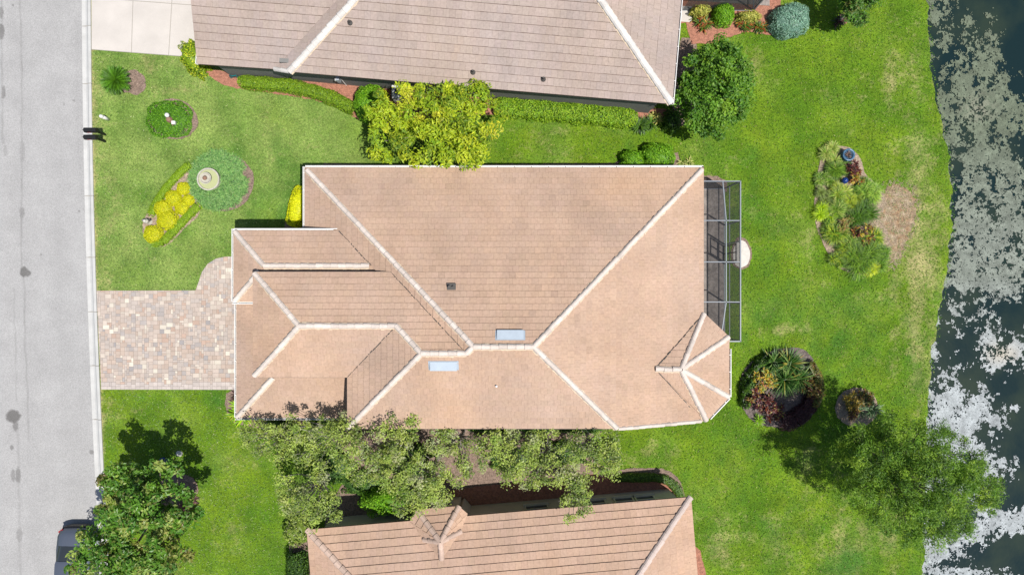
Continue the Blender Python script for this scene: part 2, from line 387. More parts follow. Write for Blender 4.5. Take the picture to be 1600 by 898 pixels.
# ---- paver driveway
rs = random.Random(4)
DRV = [(151.5,454),(306,453.5),(311,440),(316,425),(325,412),(338,404),(352,401),(430,400),(430,608.5),(159,608)]
drvw = [tuple(G(*p)[:2]) for p in DRV]
mb = MB(); mb.prism(drvw, -.02, .02); mb.build('driveway_bedding', 'sand_joint', kind='structure')
mb = MB(); c0 = .118; P0 = G(151,610); nx_, ny_ = 84, 64
occ = np.zeros((nx_, ny_), bool)
pal = [((.49,.38,.31),5),((.52,.43,.37),6),((.46,.40,.36),5),((.60,.52,.44),3),((.72,.66,.55),1.1),((.38,.35,.34),1.5),((.50,.34,.26),1.2),((.32,.31,.32),.4)]
inner = drvw
for j in range(ny_):
    for i in range(nx_):
        if occ[i,j]: continue
        cands = [(2,2),(2,2),(2,2),(2,1),(1,2),(1,1),(2,2),(3,2)]
        rs.shuffle(cands)
        for w, h in cands+[(1,1)]:
            if i+w <= nx_ and j+h <= ny_ and not occ[i:i+w, j:j+h].any(): break
        occ[i:i+w, j:j+h] = True
        x0_ = P0[0]+i*c0; y0_ = P0[1]+j*c0
        q = clip(inner, x0_+.005, x0_+w*c0-.005, y0_+.005, y0_+h*c0-.005)
        if len(q) < 3: continue
        c = np.array(rs.choices([p[0] for p in pal], [p[1] for p in pal])[0]); c = (c*.72+np.array([.50,.42,.36])*.28)*rs.uniform(.93,1.08)*.75
        # border course on the lower edge is greyer
        if y0_ < G(0,603)[1]: c = np.array([.40,.35,.32])*rs.uniform(.9,1.1)
        mb.prism(q, 0, .045+rs.uniform(-.003,.003), c)
mb.build('paver_driveway', 'paver', kind='structure')

# ---- pond water and algae
def watermat():
    m = bpy.data.materials.new('pond_water'); m.use_nodes = True; t = m.node_tree; n = t.nodes; l = t.links
    b = n['Principled BSDF']; b.inputs['Roughness'].default_value = .08; b.inputs['IOR'].default_value = 1.33
    geo = n.new('ShaderNodeNewGeometry'); z = n.new('ShaderNodeTexNoise'); z.inputs['Scale'].default_value = .45; z.inputs['Detail'].default_value = 5; l.new(geo.outputs['Position'], z.inputs['Vector'])
    r = n.new('ShaderNodeValToRGB'); r.color_ramp.elements[0].position = .4; r.color_ramp.elements[0].color = (.006,.017,.018,1); r.color_ramp.elements[1].position = .68; r.color_ramp.elements[1].color = (.020,.032,.022,1)
    l.new(z.outputs[0], r.inputs[0]); l.new(r.outputs[0], b.inputs['Base Color'])
    w = n.new('ShaderNodeTexNoise'); w.inputs['Scale'].default_value = 6; w.inputs['Detail'].default_value = 3; l.new(geo.outputs['Position'], w.inputs['Vector'])
    bp = n.new('ShaderNodeBump'); bp.inputs['Distance'].default_value = .008; l.new(w.outputs[0], bp.inputs['Height']); l.new(bp.outputs[0], b.inputs['Normal']); return m
MATS['pond_water'] = watermat()
mb = MB(); ysn = np.arange(-330, 1230, 8.)
L = [G(shore(np.array(y))-6, y, -.38) for y in ysn]; Rr = [G(3200, y, -.38) for y in ysn]
mb.add(L+Rr, [(i, i+1, len(L)+i+1, len(L)+i) for i in range(len(L)-1)]); mb.build('pond', 'pond_water', kind='structure')
cs = 1.05
gx = np.arange(1445, 1700, cs); gy = np.arange(-90, 990, cs); GX, GY = np.meshgrid(gx, gy)
d = GX-shore(GY)
dens = .53+0*GX
for g in [(1545,180,50,170,.30),(1545,400,50,80,.30),(1500,310,14,40,-.15),(1466,110,6,50,-.45),(1475,40,10,20,.3),(1500,120,30,60,.1),(1490,200,20,40,.15),(1590,30,40,60,-.55),(1520,0,25,22,-.35),(1600,120,14,40,-.35),(1478,150,8,40,.1),
          (1505,545,30,38,-.30),(1535,590,18,22,-.25),(1595,490,22,22,-.40),(1585,600,22,40,-.45),(1540,500,14,20,.25),(1575,555,28,20,.45),(1545,575,15,12,.2),(1485,640,35,40,.35),(1540,640,45,30,.3),(1480,720,40,50,.4),(1560,720,22,60,.1),
          (1600,700,22,60,-.3),(1590,780,35,22,-.5),(1595,810,25,22,.55),(1505,850,40,26,.35),(1580,870,50,28,-.6),(1500,800,40,20,-.2),(1500,882,20,8,-.5),(1510,897,18,6,.5),(1465,770,16,60,.25),(1590,300,30,60,.15),(1570,440,40,14,.2),(1466,860,14,20,.25)]:
    dens += g[4]*gauss(GX,GY,*g[:4])
n1 = fbm(GX/19., GY/22., 5, 21, .60); n2 = fbm(GX/4.6, GY/4.6, 3, 22, .55)
n5 = np.random.RandomState(9).rand(*GX.shape); v = dens+.03*np.clip((GY-600)/40,0,1)*(GX<1560)+(n1-.5)*1.30+(n2-.5)*.85+(n5-.5)*.16
near = np.clip((9-d)/9, 0, 1); v += near*.12*(GY>420)
n6 = fbm(GX/2.6, GY/2.6, 2, 91); keep = (v > .62) & (d > -3) & (n6 > .24+.08*(n1<.5))
ii, jj = np.nonzero(keep)
glint_low = np.clip((GY-430)/120, 0, 1)+.0
cg = np.array([.105,.125,.085]); glint_c = np.array([.275,.295,.30]); cm = np.array([.16,.178,.15])
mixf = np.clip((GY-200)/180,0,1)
colA = cg*(1-mixf[...,None])+cm*mixf[...,None]; colA = colA*(1-glint_low[...,None])+glint_c*glint_low[...,None]  # grey-white tone of the lower mats is sun glint put into the colour
m3 = fbm(GX/9., GY/9., 3, 23); m4 = np.random.RandomState(3).rand(*GX.shape)
colA = colA*(.62+.76*m3[...,None])*(.78+.44*m4[...,None])
tan = gauss(GX,GY,1572,553,26,16)*.8+gauss(GX,GY,1535,168,25,22)*.25*(n2>.5)
colA = colA*(1-tan[...,None])+np.array([.38,.34,.27])*tan[...,None]
Zt = -.365+.018*m3+.006*m4
cx = GX[ii,jj]; cy = GY[ii,jj]; hz = Zt[ii,jj]; h_ = cs/2*1.02
V = np.stack([np.stack([((cx+a*h_)-800)/S, (449-(cy+b_*h_))/S, hz],-1) for a,b_ in ((-1,1),(1,1),(1,-1),(-1,-1))], 1)
mat('algae', attr='tint', rough=.9, fine=.12, fscale=30)
mb = MB(); mb.quads(V, colA[ii,jj]); mb.build('floating_algae', 'algae', kind='stuff', label='grey-green mats of algae floating on the pond, sun glint painted into the lower part', cat='algae')

# ------------------------------------------------------------------ planting beds
def rough(poly, step=3.0, amp=1.5):
    out = []; n = len(poly)
    for i in range(n):
        a = np.array(poly[i], float); b_ = np.array(poly[(i+1)%n], float); L = np.linalg.norm(b_-a); k = max(1, int(L/step))
        nr = np.array([-(b_-a)[1], (b_-a)[0]])/(L+1e-9)
        for q in range(k):
            p = a+(b_-a)*q/k; w = (vnoise(np.array(p[0]/4.), np.array(p[1]/4.), 77)-.5)*2+(vnoise(np.array(p[0]/1.5), np.array(p[1]/1.5), 78)-.5)
            out.append(tuple(p+nr*w*amp))
    return out
BEDS = []
def bed(poly, material, z=.03, name='mulch_bed', amp=1.0):
    BEDS.append(poly)
    poly = rough(poly, 2.5, amp)
    mb = MB(); mb.prism([tuple(G(*p)[:2]) for p in poly], -.05, z); return mb.build(name, material, kind='structure')
bed(ell(207,129,21,20,wob=.05,seed=1), 'mulch_brown')
bed(ell(270,187,39.5,31.5,wob=.02,seed=2), 'mulch_brown')
bed(ell(350,285,46.5,45,wob=.015,seed=3), 'mulch_brown')
bed(smoothpoly([(300,258),(288,262),(262,288),(238,320),(223,345),(223,365),(235,380),(252,387),(266,381),(290,355),(318,331),(305,300)]), 'mulch_tan', .025)
bed(smoothpoly([(318,108),(360,112),(430,118),(560,132),(640,140),(1060,168),(1060,190),(1010,192),(900,188),(790,180),(720,180),(640,190),(585,195),(556,186),(540,173),(500,158),(440,148),(390,141),(355,136),(330,122)],1), 'mulch_red')
bed([(1062,-40),(1062,36),(1072,36),(1080,70),(1110,68),(1135,60),(1165,50),(1205,56),(1215,50),(1225,-40)], 'mulch_red')
bed(smoothpoly([(1058,60),(1085,60),(1095,100),(1092,190),(1062,200),(1048,190)],1), 'mulch_brown', .027)
bed([(505,255),(600,258),(960,255),(970,250),(1060,238),(1062,280),(505,290)], 'mulch_brown', .026)
bed([(470,352),(445,347),(446,372),(520,372),(520,280),(500,270),(478,272)], 'mulch_brown', .026)
bed([(1060,274),(1120,275),(1136,284),(1136,300),(1060,300)], 'mulch_brown', .024)
bed(smoothpoly([(1287,235),(1300,226),(1330,230),(1347,252),(1352,275),(1382,298),(1382,330),(1370,340),(1390,365),(1390,400),(1370,427),(1340,431),(1312,420),(1292,395),(1279,365),(1271,340),(1273,300),(1278,260)]), 'mulch_tan')
bed(smoothpoly([(1380,298),(1392,287),(1426,299),(1433,330),(1420,365),(1408,398),(1395,413),(1385,400),(1382,372),(1360,350),(1366,322)],2), 'dead_turf', .022, 'dead_turf_patch', amp=5)
bed(smoothpoly([(1180,560),(1210,545),(1250,541),(1270,556),(1281,600),(1277,640),(1252,668),(1215,668),(1178,662),(1157,636),(1154,600),(1163,575)]), 'mulch_dark')
bed(ell(1338,636,33,31,wob=.02,seed=8), 'mulch_tan')
bed(smoothpoly([(500,650),(575,636),(700,636),(950,636),(955,665),(905,700),(950,735),(985,731),(1036,730),(1058,742),(1068,765),(1072,800),(700,850),(500,850),(520,770),(560,735),(520,690)],2), 'mulch_brown', .03)
bed(smoothpoly([(640,775),(700,765),(900,742),(960,738),(1030,738),(1052,750),(1062,772),(1060,800),(700,850),(640,850)],1), 'mulch_red', .036)
bed([(452,850),(510,840),(510,960),(452,960)], 'mulch_brown', .026)
bed(ell(279,765,30,26,seed=9), 'mulch_brown')
bed(smoothpoly([(355,606),(410,606),(480,640),(480,668),(372,668),(350,640)],1), 'mulch_brown', .026)
bed([(1076,846),(1094,860),(1104,900),(1104,980),(1060,980)], 'mulch_red', .026)

# ------------------------------------------------------------------ roofs
def rplane(poly):   # fit a plane to 3-D polygon -> (a,b,c): z = ax+by+c
    P = np.array(poly); M = np.c_[P[:,0],P[:,1],np.ones(len(P))]; s_, *_ = np.linalg.lstsq(M, P[:,2], rcond=None); return s_
def tile_face(mb, poly, tint, rs, exp_=.335, wid=.30, butt=.034, gap=.0, jit=.03):
    P = np.array(poly, float); a, b_, c = rplane(P)
    g = np.array([a, b_]); gl = np.linalg.norm(g); u2 = g/gl
    u3 = np.array([u2[0], u2[1], gl]); u3 /= np.linalg.norm(u3); h3 = np.array([-u2[1], u2[0], 0.]); nrm = np.cross(h3, u3); 
    if nrm[2] < 0: nrm = -nrm
    o = P[np.argmin(P[:,2])]; st = [((p-o)@h3, (p-o)@u3) for p in P]
    smin = min(q[0] for q in st); smax = max(q[0] for q in st); tmax = max(q[1] for q in st)
    r = 0; t0 = -.02
    while t0 < tmax:
        off = (r%2)*wid*.5+rs.uniform(-.01,.01); k = math.floor((smin-off)/wid)
        rowj = rs.uniform(-.004,.004); rc = rs.uniform(.98,1.02)
        while off+k*wid < smax:
            s0 = off+k*wid; k += 1; lo = t0+rs.uniform(-.006,.006)
            q = clip(st, s0+.002, s0+wid-.002, lo, t0+exp_+.004-gap)
            if len(q) < 3: continue
            ar = abs(sum(q[i][0]*q[(i+1)%len(q)][1]-q[(i+1)%len(q)][0]*q[i][1] for i in range(len(q))))/2
            if ar < .0008: continue
            top = []; bot = []; j1 = rs.uniform(-.003,.003); j2 = rs.uniform(-.004,.004)
            for s_, t_ in q:
                fr = (t_-t0)/exp_; hh = butt*(1-fr)+.006+rowj+j1+j2*((s_-s0)/wid-.5)
                pb = o+h3*s_+u3*t_; top.append(pb+nrm*hh); bot.append(pb-nrm*.002)
            n = len(q); f = [tuple(range(n))]+[(i, n+i, n+(i+1)%n, (i+1)%n) for i in range(n)]
            cc = np.array(tint)*rc*(1+rs.gauss(0, jit*.55))
            if rs.random() < .03: cc = cc*rs.uniform(.90,.96)
            pc_ = o+h3*(s0)+u3*t0; oi = math.exp(-((pc_[0]-5.0)**2/4+(pc_[1]-5.2)**2/.8))*.4; wn = oi+float(fbm(np.array(pc_[0]*.35+9), np.array(pc_[1]*.35+5), 3, 61))-.5; sn = float(vnoise(np.array(s0*1.6+3), np.array(t0*.35), 62))-.5
            cc = cc*np.array([1+.10*wn+.10*sn, 1+.02*wn+.11*sn, 1-.12*wn+.11*sn])
            cc = cc*np.array([1+rs.uniform(-.012,.012), 1, 1+rs.uniform(-.02,.02)])
            # orientation
            va = np.array(top); nn_ = np.cross(va[1]-va[0], va[2]-va[1])
            mb.add(top+bot, f if nn_[2] > 0 else [fc[::-1] for fc in f], cc)
        t0 += exp_; r += 1
def deck(mb, poly, th=.12):
    P = [np.array(p, float) for p in poly]; n = len(P); ar = sum(P[i][0]*P[(i+1)%n][1]-P[(i+1)%n][0]*P[i][1] for i in range(n))
    if ar < 0: P = P[::-1]
    vs = [p-[0,0,.004] for p in P]+[p-[0,0,th] for p in P]
    mb.add(vs, [tuple(range(n)), tuple(range(n,2*n))[::-1]]+[(n+i, n+(i+1)%n, (i+1)%n, i) for i in range(n)])
def ridge(p0, p1, parent, tint, rs, w=.245, step=.37, lift=.07, mortar=True, drop=.5, name='ridge_cap'):
    p0 = np.array(p0, float); p1 = np.array(p1, float); d = p1-p0; L = np.linalg.norm(d); d /= L
    if p1[2] < p0[2]: p0, p1, d = p1, p0, -d
    sd = np.cross(d, [0,0,1]); sd /= np.linalg.norm(sd); up = np.cross(sd, d); n = max(1, round(L/step)); st = L/n
    mb = MB()
    for i in range(n):
        a = p0+d*st*i; b_ = p0+d*(st*(i+1)+.03); j = rs.uniform(-.006,.006); jj = rs.uniform(-.01,.01)
        def sec(p, lf, ww): 
            return [p+sd*ww*x+up*(lf+y)+sd*jj for x, y in ((-.5,-.075),(-.44,-.03),(-.25,.028),(0,.045),(.25,.028),(.44,-.03),(.5,-.075))]
        A_ = sec(a, lift+.034+j, w*1.08); B_ = sec(b_, lift+j, w*.96); A0 = sec(a, lift-.06, w*1.0)
        mb.add(A_+B_+A0, [(k+1,k,7+k,8+k) for k in range(6)]+[(k,k+1,15+k,14+k) for k in range(6)], np.array(tint)*(1+rs.gauss(0,.07)))
    o = mb.build(name, 'cap_tile', parent)
    if mortar:
        mm = MB(); x = 0
        while x < L:
            l_ = rs.uniform(.08,.22)
            for sg in (-1,1):
                wv = w*.5+abs(rs.gauss(0,.016))+(.035 if sg*sd[1] < 0 else 0)
                a = p0+d*x; b_ = p0+d*min(x+l_, L)
                V_ = [a+up*.05, b_+up*.05, b_+sd*sg*wv+up*(.05-drop*wv*.75), a+sd*sg*wv+up*(.05-drop*wv*.75)]
                V_ += [V_[3]-up*.06, V_[2]-up*.06]
                mm.add(V_, [(0,1,2,3) if sg < 0 else (3,2,1,0), (3,2,5,4)])
            x += l_
        mm.build('mortar', 'mortar', o)
    return o
def gutter(p0, p1, out, parent, w=.12, h=.11, rs=random.Random(3)):
    p0 = np.array(p0, float); p1 = np.array(p1, float); d = p1-p0; L = np.linalg.norm(d); d = d/L; out = np.array([*out,0.]); out /= np.linalg.norm(out)
    mb = MB(); th = .012
    def bar(o0, o1, z0, z1):
        vs = [p+out*o+np.array([0,0,z]) for p in (p0,p1) for o,z in ((o0,z0),(o1,z0),(o1,z1),(o0,z1))]
        mb.add(vs, [(3,2,1,0),(4,5,6,7),(0,1,5,4),(1,2,6,5),(2,3,7,6),(3,0,4,7)])
    bar(-.03,-.0, -h-.06, -.005); bar(0, w, -h-.02, -h); bar(w-.035, w, -h, 0.0)
    x = .3
    while x < L-.1:
        c = p0+d*x; mb.box(c-out*.02+[0,0,-.01], c+out*(w-.01)+[0,0,-.01], .03, .015); x += .85
    return mb.build('gutter', 'white_paint', parent)
def wall(mb, a, b_, za, zb, z0=0, th=.2):
    a = np.array([*a[:2], 0.]); b_ = np.array([*b_[:2], 0.]); d = b_-a; n = np.array([-d[1], d[0], 0.]); n /= np.linalg.norm(n)
    vs = [a+[0,0,z0], b_+[0,0,z0], b_+[0,0,zb], a+[0,0,za]]; vs = vs+[v+n*th for v in vs]
    mb.add(vs, [(0,1,2,3),(7,6,5,4),(0,4,5,1),(1,5,6,2),(2,6,7,3),(3,7,4,0)])

# ---------------- main house
p_ = .42
def PL(kind, c, e):
    if kind == 'N': return (0, -p_, e+p_*(449-c)/S)          # z = e+p*(Y-c)/S ; Y=449-S*y
    if kind == 'S': return (0, p_, e-p_*(449-c)/S)
    if kind == 'E': return (-p_, 0, e+p_*(c-800)/S)
    if kind == 'W': return (p_, 0, e-p_*(c-800)/S)
def on(pl, X, Y): x = (X-800)/S; y = (449-Y)/S; return np.array([x, y, pl[0]*x+pl[1]*y+pl[2]])
e1, e2, e3, e4 = 2.7, 4.64, 3.5, 2.8
HOUSE = empty('tile_roof_house', (0,0,0), 'central house with many-planed salmon-tan tiled roof, cream ridge caps and two pale blue vents', 'house')
TM = (.372,.256,.186)
rs = random.Random(11)
N=PL('N',276,e1); E=PL('E',1077,e1); Wm=PL('W',500.5,e1); Sm=PL('S',641,e2); N2=PL('N',428,e2); W1=PL('W',447,e2); S1=PL('S',571,e2); W2=PL('W',575.5,e2)
N3=PL('N',369,e3); W3=PL('W',407,e3); S3=PL('S',469,e3); W4=PL('W',402.7,e4); S4=PL('S',636.5,e4)
yr, yr2, yr3 = 525.5, 534.5, 499.5
faces = [(N,[(500.5,276),(1077,276),(827.5,yr),(750,yr)]),
 (Wm,[(500.5,276),(750,yr),(740.8,yr2),(634.5,428),(614.7,428),(605.7,419),(555.7,369),(500.5,369)]),
 (Sm,[(943,641),(575.5,641),(682,yr2),(740.8,yr2),(750,yr),(827.5,yr)]),
 (E,[(1077,276),(827.5,yr),(943,641),(1077,641)]),
 (N2,[(447,428),(634.5,428),(740.8,yr2),(682,yr2),(647,yr3),(518.5,yr3)]),
 (W1,[(447,428),(518.5,yr3),(447,571)]),
 (S1,[(447,571),(518.5,yr3),(647,yr3),(575.5,571)]),
 (W2,[(575.5,571),(647,yr3),(682,yr2),(575.5,641)]),
 (N3,[(407,369),(555.7,369),(605.7,419),(457,419)]),
 (W3,[(407,369),(457,419),(407,469)]),
 (S3,[(407,469),(457,419),(605.7,419),(618.7,432),(450,432),(450,469)]),
 (W4,[(402.7,462),(402.7,636.5),(462,577.2),(462,462)]),
 (S4,[(402.7,636.5),(592,636.5),(592,557),(482,557)])]
tm = MB(); dm = MB()
for pl, pts in faces:
    P3 = [on(pl, *q) for q in pts]; tile_face(tm, P3, TM, rs, exp_=.318, butt=.036, gap=.008 if pl in (E, Sm, S1, S4) else .024); deck(dm, P3)
T = A(1064,577,3.86); Rr = A(1024,576,3.86); bp = [A(1100,489,2.72), A(1139,526,2.7), A(1139,620,2.7), A(1104,657,2.72)]
for tri in ([bp[0],bp[1],T],[bp[1],bp[2],T],[bp[2],bp[3],T],[bp[0],T,Rr],[bp[3],Rr,T]):
    tile_face(tm, tri, TM, rs); deck(dm, tri, .1)
ROOF = tm.build('roof', 'roof_tile', HOUSE); dm.build('roof_deck', 'roof_underlay', ROOF)
CP = (.50,.435,.385)
c_ = lambda X,Y,pl: on(pl,X,Y)
for a, b_ in [(c_(500.5+4,276+4,N),c_(750,yr,N)),(c_(1077-3,276+3,N),c_(827.5,yr,N)),(c_(750,yr,N),c_(827.5,yr,N)),(c_(943,641,E),c_(827.5,yr,E)),(c_(740.8,yr2,Sm),c_(750,yr,Sm)),
              (c_(682,yr2,Sm),c_(740.8,yr2,Sm)),(c_(576.5,640,W2),c_(682,yr2,W2)),(c_(647,yr3,W2),c_(682,yr2,W2)),(c_(518.5,yr3,N2),c_(647,yr3,N2)),(c_(449,430,W1),c_(518.5,yr3,W1)),(c_(449,569,W1),c_(518.5,yr3,W1)),
              (c_(409,371,W3),c_(457,419,W3)),(c_(457,419,N3),c_(602,419,N3)),(c_(409,467,W3),c_(450,426,W3)),(c_(404,635.2,W4),c_(464,575.2,W4)),
              (Rr,T)]:
    ridge(a, b_, ROOF, CP, rs)
def valley(a, b_, parent):
    a = np.array(a)+[0,0,.04]; b_ = np.array(b_)+[0,0,.04]; mb = MB(); d = (b_-a)/np.linalg.norm(b_-a); n = max(2,int(np.linalg.norm(b_-a)/.3)); sd = np.array([-d[1],d[0],0])
    for i in range(n):
        p = a+(b_-a)*i/n; q = a+(b_-a)*(i+rs.uniform(.75,1.0))/n; j = rs.uniform(-.015,.015); mb.box(p+sd*j, q+sd*j, rs.uniform(.02,.05), .012)
    mb.build('valley_flashing', 'dark_metal', parent)
valley(c_(555.7,369,Wm), c_(605.7,419,Wm), ROOF); valley(c_(634.5,428,Wm), c_(738,531.7,Wm), ROOF); valley(c_(575.5,571,W2), c_(645,501.5,W2), ROOF)
valley(bp[0], Rr, ROOF); valley(A(1084,642,2.9), Rr, ROOF)
for q in bp: ridge(T+(q-T)*.02, T+(q-T)*.985, ROOF, CP, rs, w=.26)
ridge(c_(945,642,E)+[0,0,-.03], c_(1072,642,E)+[0,0,-.03], ROOF, CP, rs, w=.2, mortar=False, name='rake_cap')
g = lambda a,b_,o: gutter(a, b_, o, ROOF)
g(c_(500.5,276,N),c_(1077,276,N),(0,1)); g(c_(500.5,274,N)*[1,1,0]+[0,0,e1],c_(500.5,372,N)*[1,1,0]+[0,0,e1],(-1,0))
g(G(407,369,e3),G(553,369,e3),(0,1)); g(G(407,366,e3),G(407,469,e3),(-1,0)); g(G(404,469,e3),G(438,469,e3),(0,-1))
g(G(402.7,472,e4),G(402.7,636.5,e4),(-1,0)); g(G(400,636.5,e4),G(566,636.5,e4),(0,-1))
g(bp[1]+[0,-.6,0],bp[2],(1,0)); g(bp[2],bp[3]+(bp[2]-bp[3])*.12,(bp[2]-bp[3])[1]*np.array([1,0])+np.array([.0,-(bp[2]-bp[3])[0]]))
def f_(a, b_):
    mb = MB(); mb.box(a-[0,0,.1], b_-[0,0,.1], .03, .2); mb.build('fascia', 'dark_metal', ROOF)
f_(G(1077.4,274,e1),G(1077.4,487,e1)); f_(bp[0],bp[1]); f_(G(575,641.6,e2),G(944,641.6,e2)); f_(G(575,571,e2),G(575,641,e2)); f_(G(447,571.5,e2),G(575,571.5,e2)); f_(G(446.6,428,e2),G(446.6,571,e2)); f_(G(447,427.6,e2),G(634,427.6,e2))

mb = MB(); w_ = lambda X0,Y0,X1,Y1,za,zb=None,z0=0: wall(mb, G(X0,Y0), G(X1,Y1), za, zb if zb else za, z0)
w_(514,290,1064,290,2.75); w_(1064,290,1064,498,2.75); w_(514,382,514,290,2.75); w_(420,382,520,382,3.55); w_(420,456,420,382,3.55); w_(430,456,420,456,3.55)
w_(416,623,416,456,2.85); w_(590,623,416,623,2.85); w_(590,627,590,560,4.66); w_(934,627,590,627,4.66); w_(1064,627,934,627,2.85,4.75); w_(1064,498,1098,530,2.7); w_(1098,530,1098,600,2.7); w_(1098,600,1064,630,2.7)
w_(460,442,640,442,4.66,4.66,2.9); w_(460,558,460,442,4.66,4.66,2.9); w_(590,558,460,558,4.66,4.66,2.9)
WALL = mb.build('wall', 'stucco', HOUSE)
def window(parent, c, d, w, h, fm='white_paint'):   # c centre on wall face, d outward 2-D
    d = np.array([*d,0.]); d /= np.linalg.norm(d); t = np.array([-d[1],d[0],0]); c = np.array(c, float)
    mb = MB(); 
    for sgn in (-1,1): mb.box(c+t*sgn*w/2-[0,0,h/2]+d*.03, c+t*sgn*w/2+[0,0,h/2]+d*.03, .07, .08, up=d)
    for zz in (-h/2, h/2, 0): mb.box(c-t*w/2+[0,0,zz]+d*.03, c+t*w/2+[0,0,zz]+d*.03, .08, .07)
    fr = mb.build('window', fm, parent)
    mb = MB(); mb.box(c-t*w/2+d*.015, c+t*w/2+d*.015, .02, h); mb.build('pane', 'glass', fr)
    mb = MB(); mb.box(c-t*(w/2+.1)-[0,0,h/2+.08]+d*.06, c+t*(w/2+.1)-[0,0,h/2+.08]+d*.06, .14, .07); mb.build('sill', fm, fr)
for X in (640,700,800,870): window(WALL, G(X,627,1.6)-[0,.21,0], (0,-1), 1.3, 1.2)
for X in (600,700,860,980): window(WALL, G(X,290,1.5)+[0,.21,0], (0,1), 1.1, 1.2)
mb = MB()
for k in range(4): mb.box(G(416-5.8,480,.3+k*.56)+0, G(416-5.8,610,.3+k*.56), .05, .54)
mb.build('garage_door', 'white_paint', HOUSE)
# slope vents
def slopebox(parent, pl, X0, X1, Y0, Y1, hgt, name, material, rim=True):
    mb = MB(); n = np.array([-pl[0],-pl[1],1.]); n /= np.linalg.norm(n)
    q = [on(pl,X0,Y0),on(pl,X1,Y0),on(pl,X1,Y1),on(pl,X0,Y1)]; lo = [v+n*.03 for v in q]; hi = [v+n*h for v,h in zip(q,hgt)]
    mb.add(lo+hi, [(7,6,5,4),(0,1,5,4),(1,2,6,5),(2,3,7,6),(3,0,4,7)])
    if rim:
        cc = sum(q)/4; fl = [cc+(v-cc)*1.13+n*.045 for v in q]; mb.add(fl, [(3,2,1,0)])
    return mb.build(name, material, parent)
slopebox(ROOF, N, 780.5,815,506,517, (.17,.17,.08,.08), 'roof_vent', 'pale_metal')
slopebox(ROOF, Sm, 693,728,545,556, (.08,.08,.17,.17), 'roof_vent', 'pale_metal')
mb = MB(); q = G(719,448)[:2]; zc = on(N,719,448)[2]
c = np.array([*q, zc]); mb.box(c+[-.2,0,.06], c+[.2,0,.06], .3, .1); mb.tube([c+[-.08,0,.05],c+[-.08,0,.3]],[.07,.07],10); mb.tube([c+[.1,0,.05],c+[.1,0,.26]],[.05,.05],10)
mb.build('exhaust_vent', 'dark_metal', ROOF)
def pipe(parent, X, Y, z, name='vent_pipe', big=False):
    c = G(X,Y,z); f = (H-z)/H; c = A(X,Y,z); mb = MB(); mb.tube([c+[0,0,-.1],c+[0,0,.28]],[.045,.045],10); mb.lathe(c+[0,0,-.02],[(.13,0),(.12,.06),(.05,.12)],12)
    mb.build(name, 'dark_metal' if not big else 'grey_metal', parent)
pipe(ROOF, 776, 602, 5.42, big=True)

# ---------------- neighbours, rotated roofs
def evp(a, b_, inward, p=.42):      # plane from eave a-b (equal z) and a point on the inner side
    a = np.array(a); b_ = np.array(b_); d = b_[:2]-a[:2]; n = np.array([-d[1],d[0]]); n /= np.linalg.norm(n)
    if (np.array(inward)[:2]-a[:2])@n < 0: n = -n
    return (p*n[0], p*n[1], a[2]-p*(n@a[:2]))
def isect(p1, p2, p3=None, z=None):
    M = [[p1[0],p1[1],-1],[p2[0],p2[1],-1]]; r = [-p1[2],-p2[2]]
    if p3 is not None: M.append([p3[0],p3[1],-1]); r.append(-p3[2])
    else: M.append([0,0,1]); r.append(z)
    return np.linalg.solve(np.array(M,float), np.array(r,float))
def hit(pl, px, py):          # line of sight through a picture point meets plane
    z = 3.0
    for _ in range(40): q = A(px,py,z); z = pl[0]*q[0]+pl[1]*q[1]+pl[2]
    return A(px,py,z)
# upper neighbour
TOP = empty('grey_tile_house', tuple(A(700,-60)), 'grey-beige tiled house at the top edge with white hip caps above a dark wall', 'house')
TT = (.312,.248,.214); rs = random.Random(21)
eL, eM = 2.7, 3.05
a0 = A(306,100,eL); a1 = A(1052,163,eL); m0 = A(452,112,eM); m1 = A(1050,162.5,eM)
SL = evp(A(308,100,eL), A(430,110,eL), A(400,-50,eL)); SMp = evp(m0, m1, A(700,-50,eM))
EMp = evp(m1, A(1063,0,eM), A(800,60,eM)); dirS = (m1-m0)[:2]/np.linalg.norm((m1-m0)[:2]); perp = np.array([-dirS[1], dirS[0]])
w0 = A(430,108,eL); WMp = evp(w0, w0+np.array([*perp,0])*5, A(900,0,eL))
crn = m1; hipR = isect(SMp, EMp, z=3.05+.42*7.6); hipL = isect(SMp, WMp, z=3.05+.42*7.6)
hl0 = isect(SMp, WMp, z=eM); valT = isect(SL, WMp, z=eL+.42*7.0)
tm = MB(); dm = MB()
fs_ = [[hl0, crn, hipR, hipL], [crn, crn+np.array([*(perp*15.2),0]), hipR],
       [w0, hl0, hipL, valT], [A(308,100,eL), w0, valT, valT+np.array([*(dirS*-8.0),0])*1.0]]
fs_[3][3] = np.array([*(A(308,100,eL)[:2]+perp*7.0), valT[2]])
PN = np.array([*(perp*15.2),0]); fs_ += [[hl0+PN, hipL, hipR, crn+PN], [hl0+PN, w0+PN, valT, hipL], [w0+PN, A(308,100,eL)+PN, fs_[3][3], valT]]
for P3 in fs_: tile_face(tm, P3, TT, rs, exp_=.39, jit=.02, butt=.028, gap=.026); deck(dm, P3)
RT = tm.build('roof', 'roof_tile', TOP); dm.build('roof_deck', 'roof_underlay', RT)
CT = (.52,.49,.455)
ridge(crn+(hipR-crn)*.005, hipR, RT, CT, rs, w=.33); ridge(hl0, hipL, RT, CT, rs, w=.33); ridge(hipL, hipR, RT, CT, rs, w=.33); ridge(crn+PN, hipR, RT, CT, rs, w=.33); ridge(valT, fs_[3][3], RT, CT, rs, w=.33); ridge(w0, hl0, RT, CT, rs, w=.22, mortar=False, name='rake_cap')
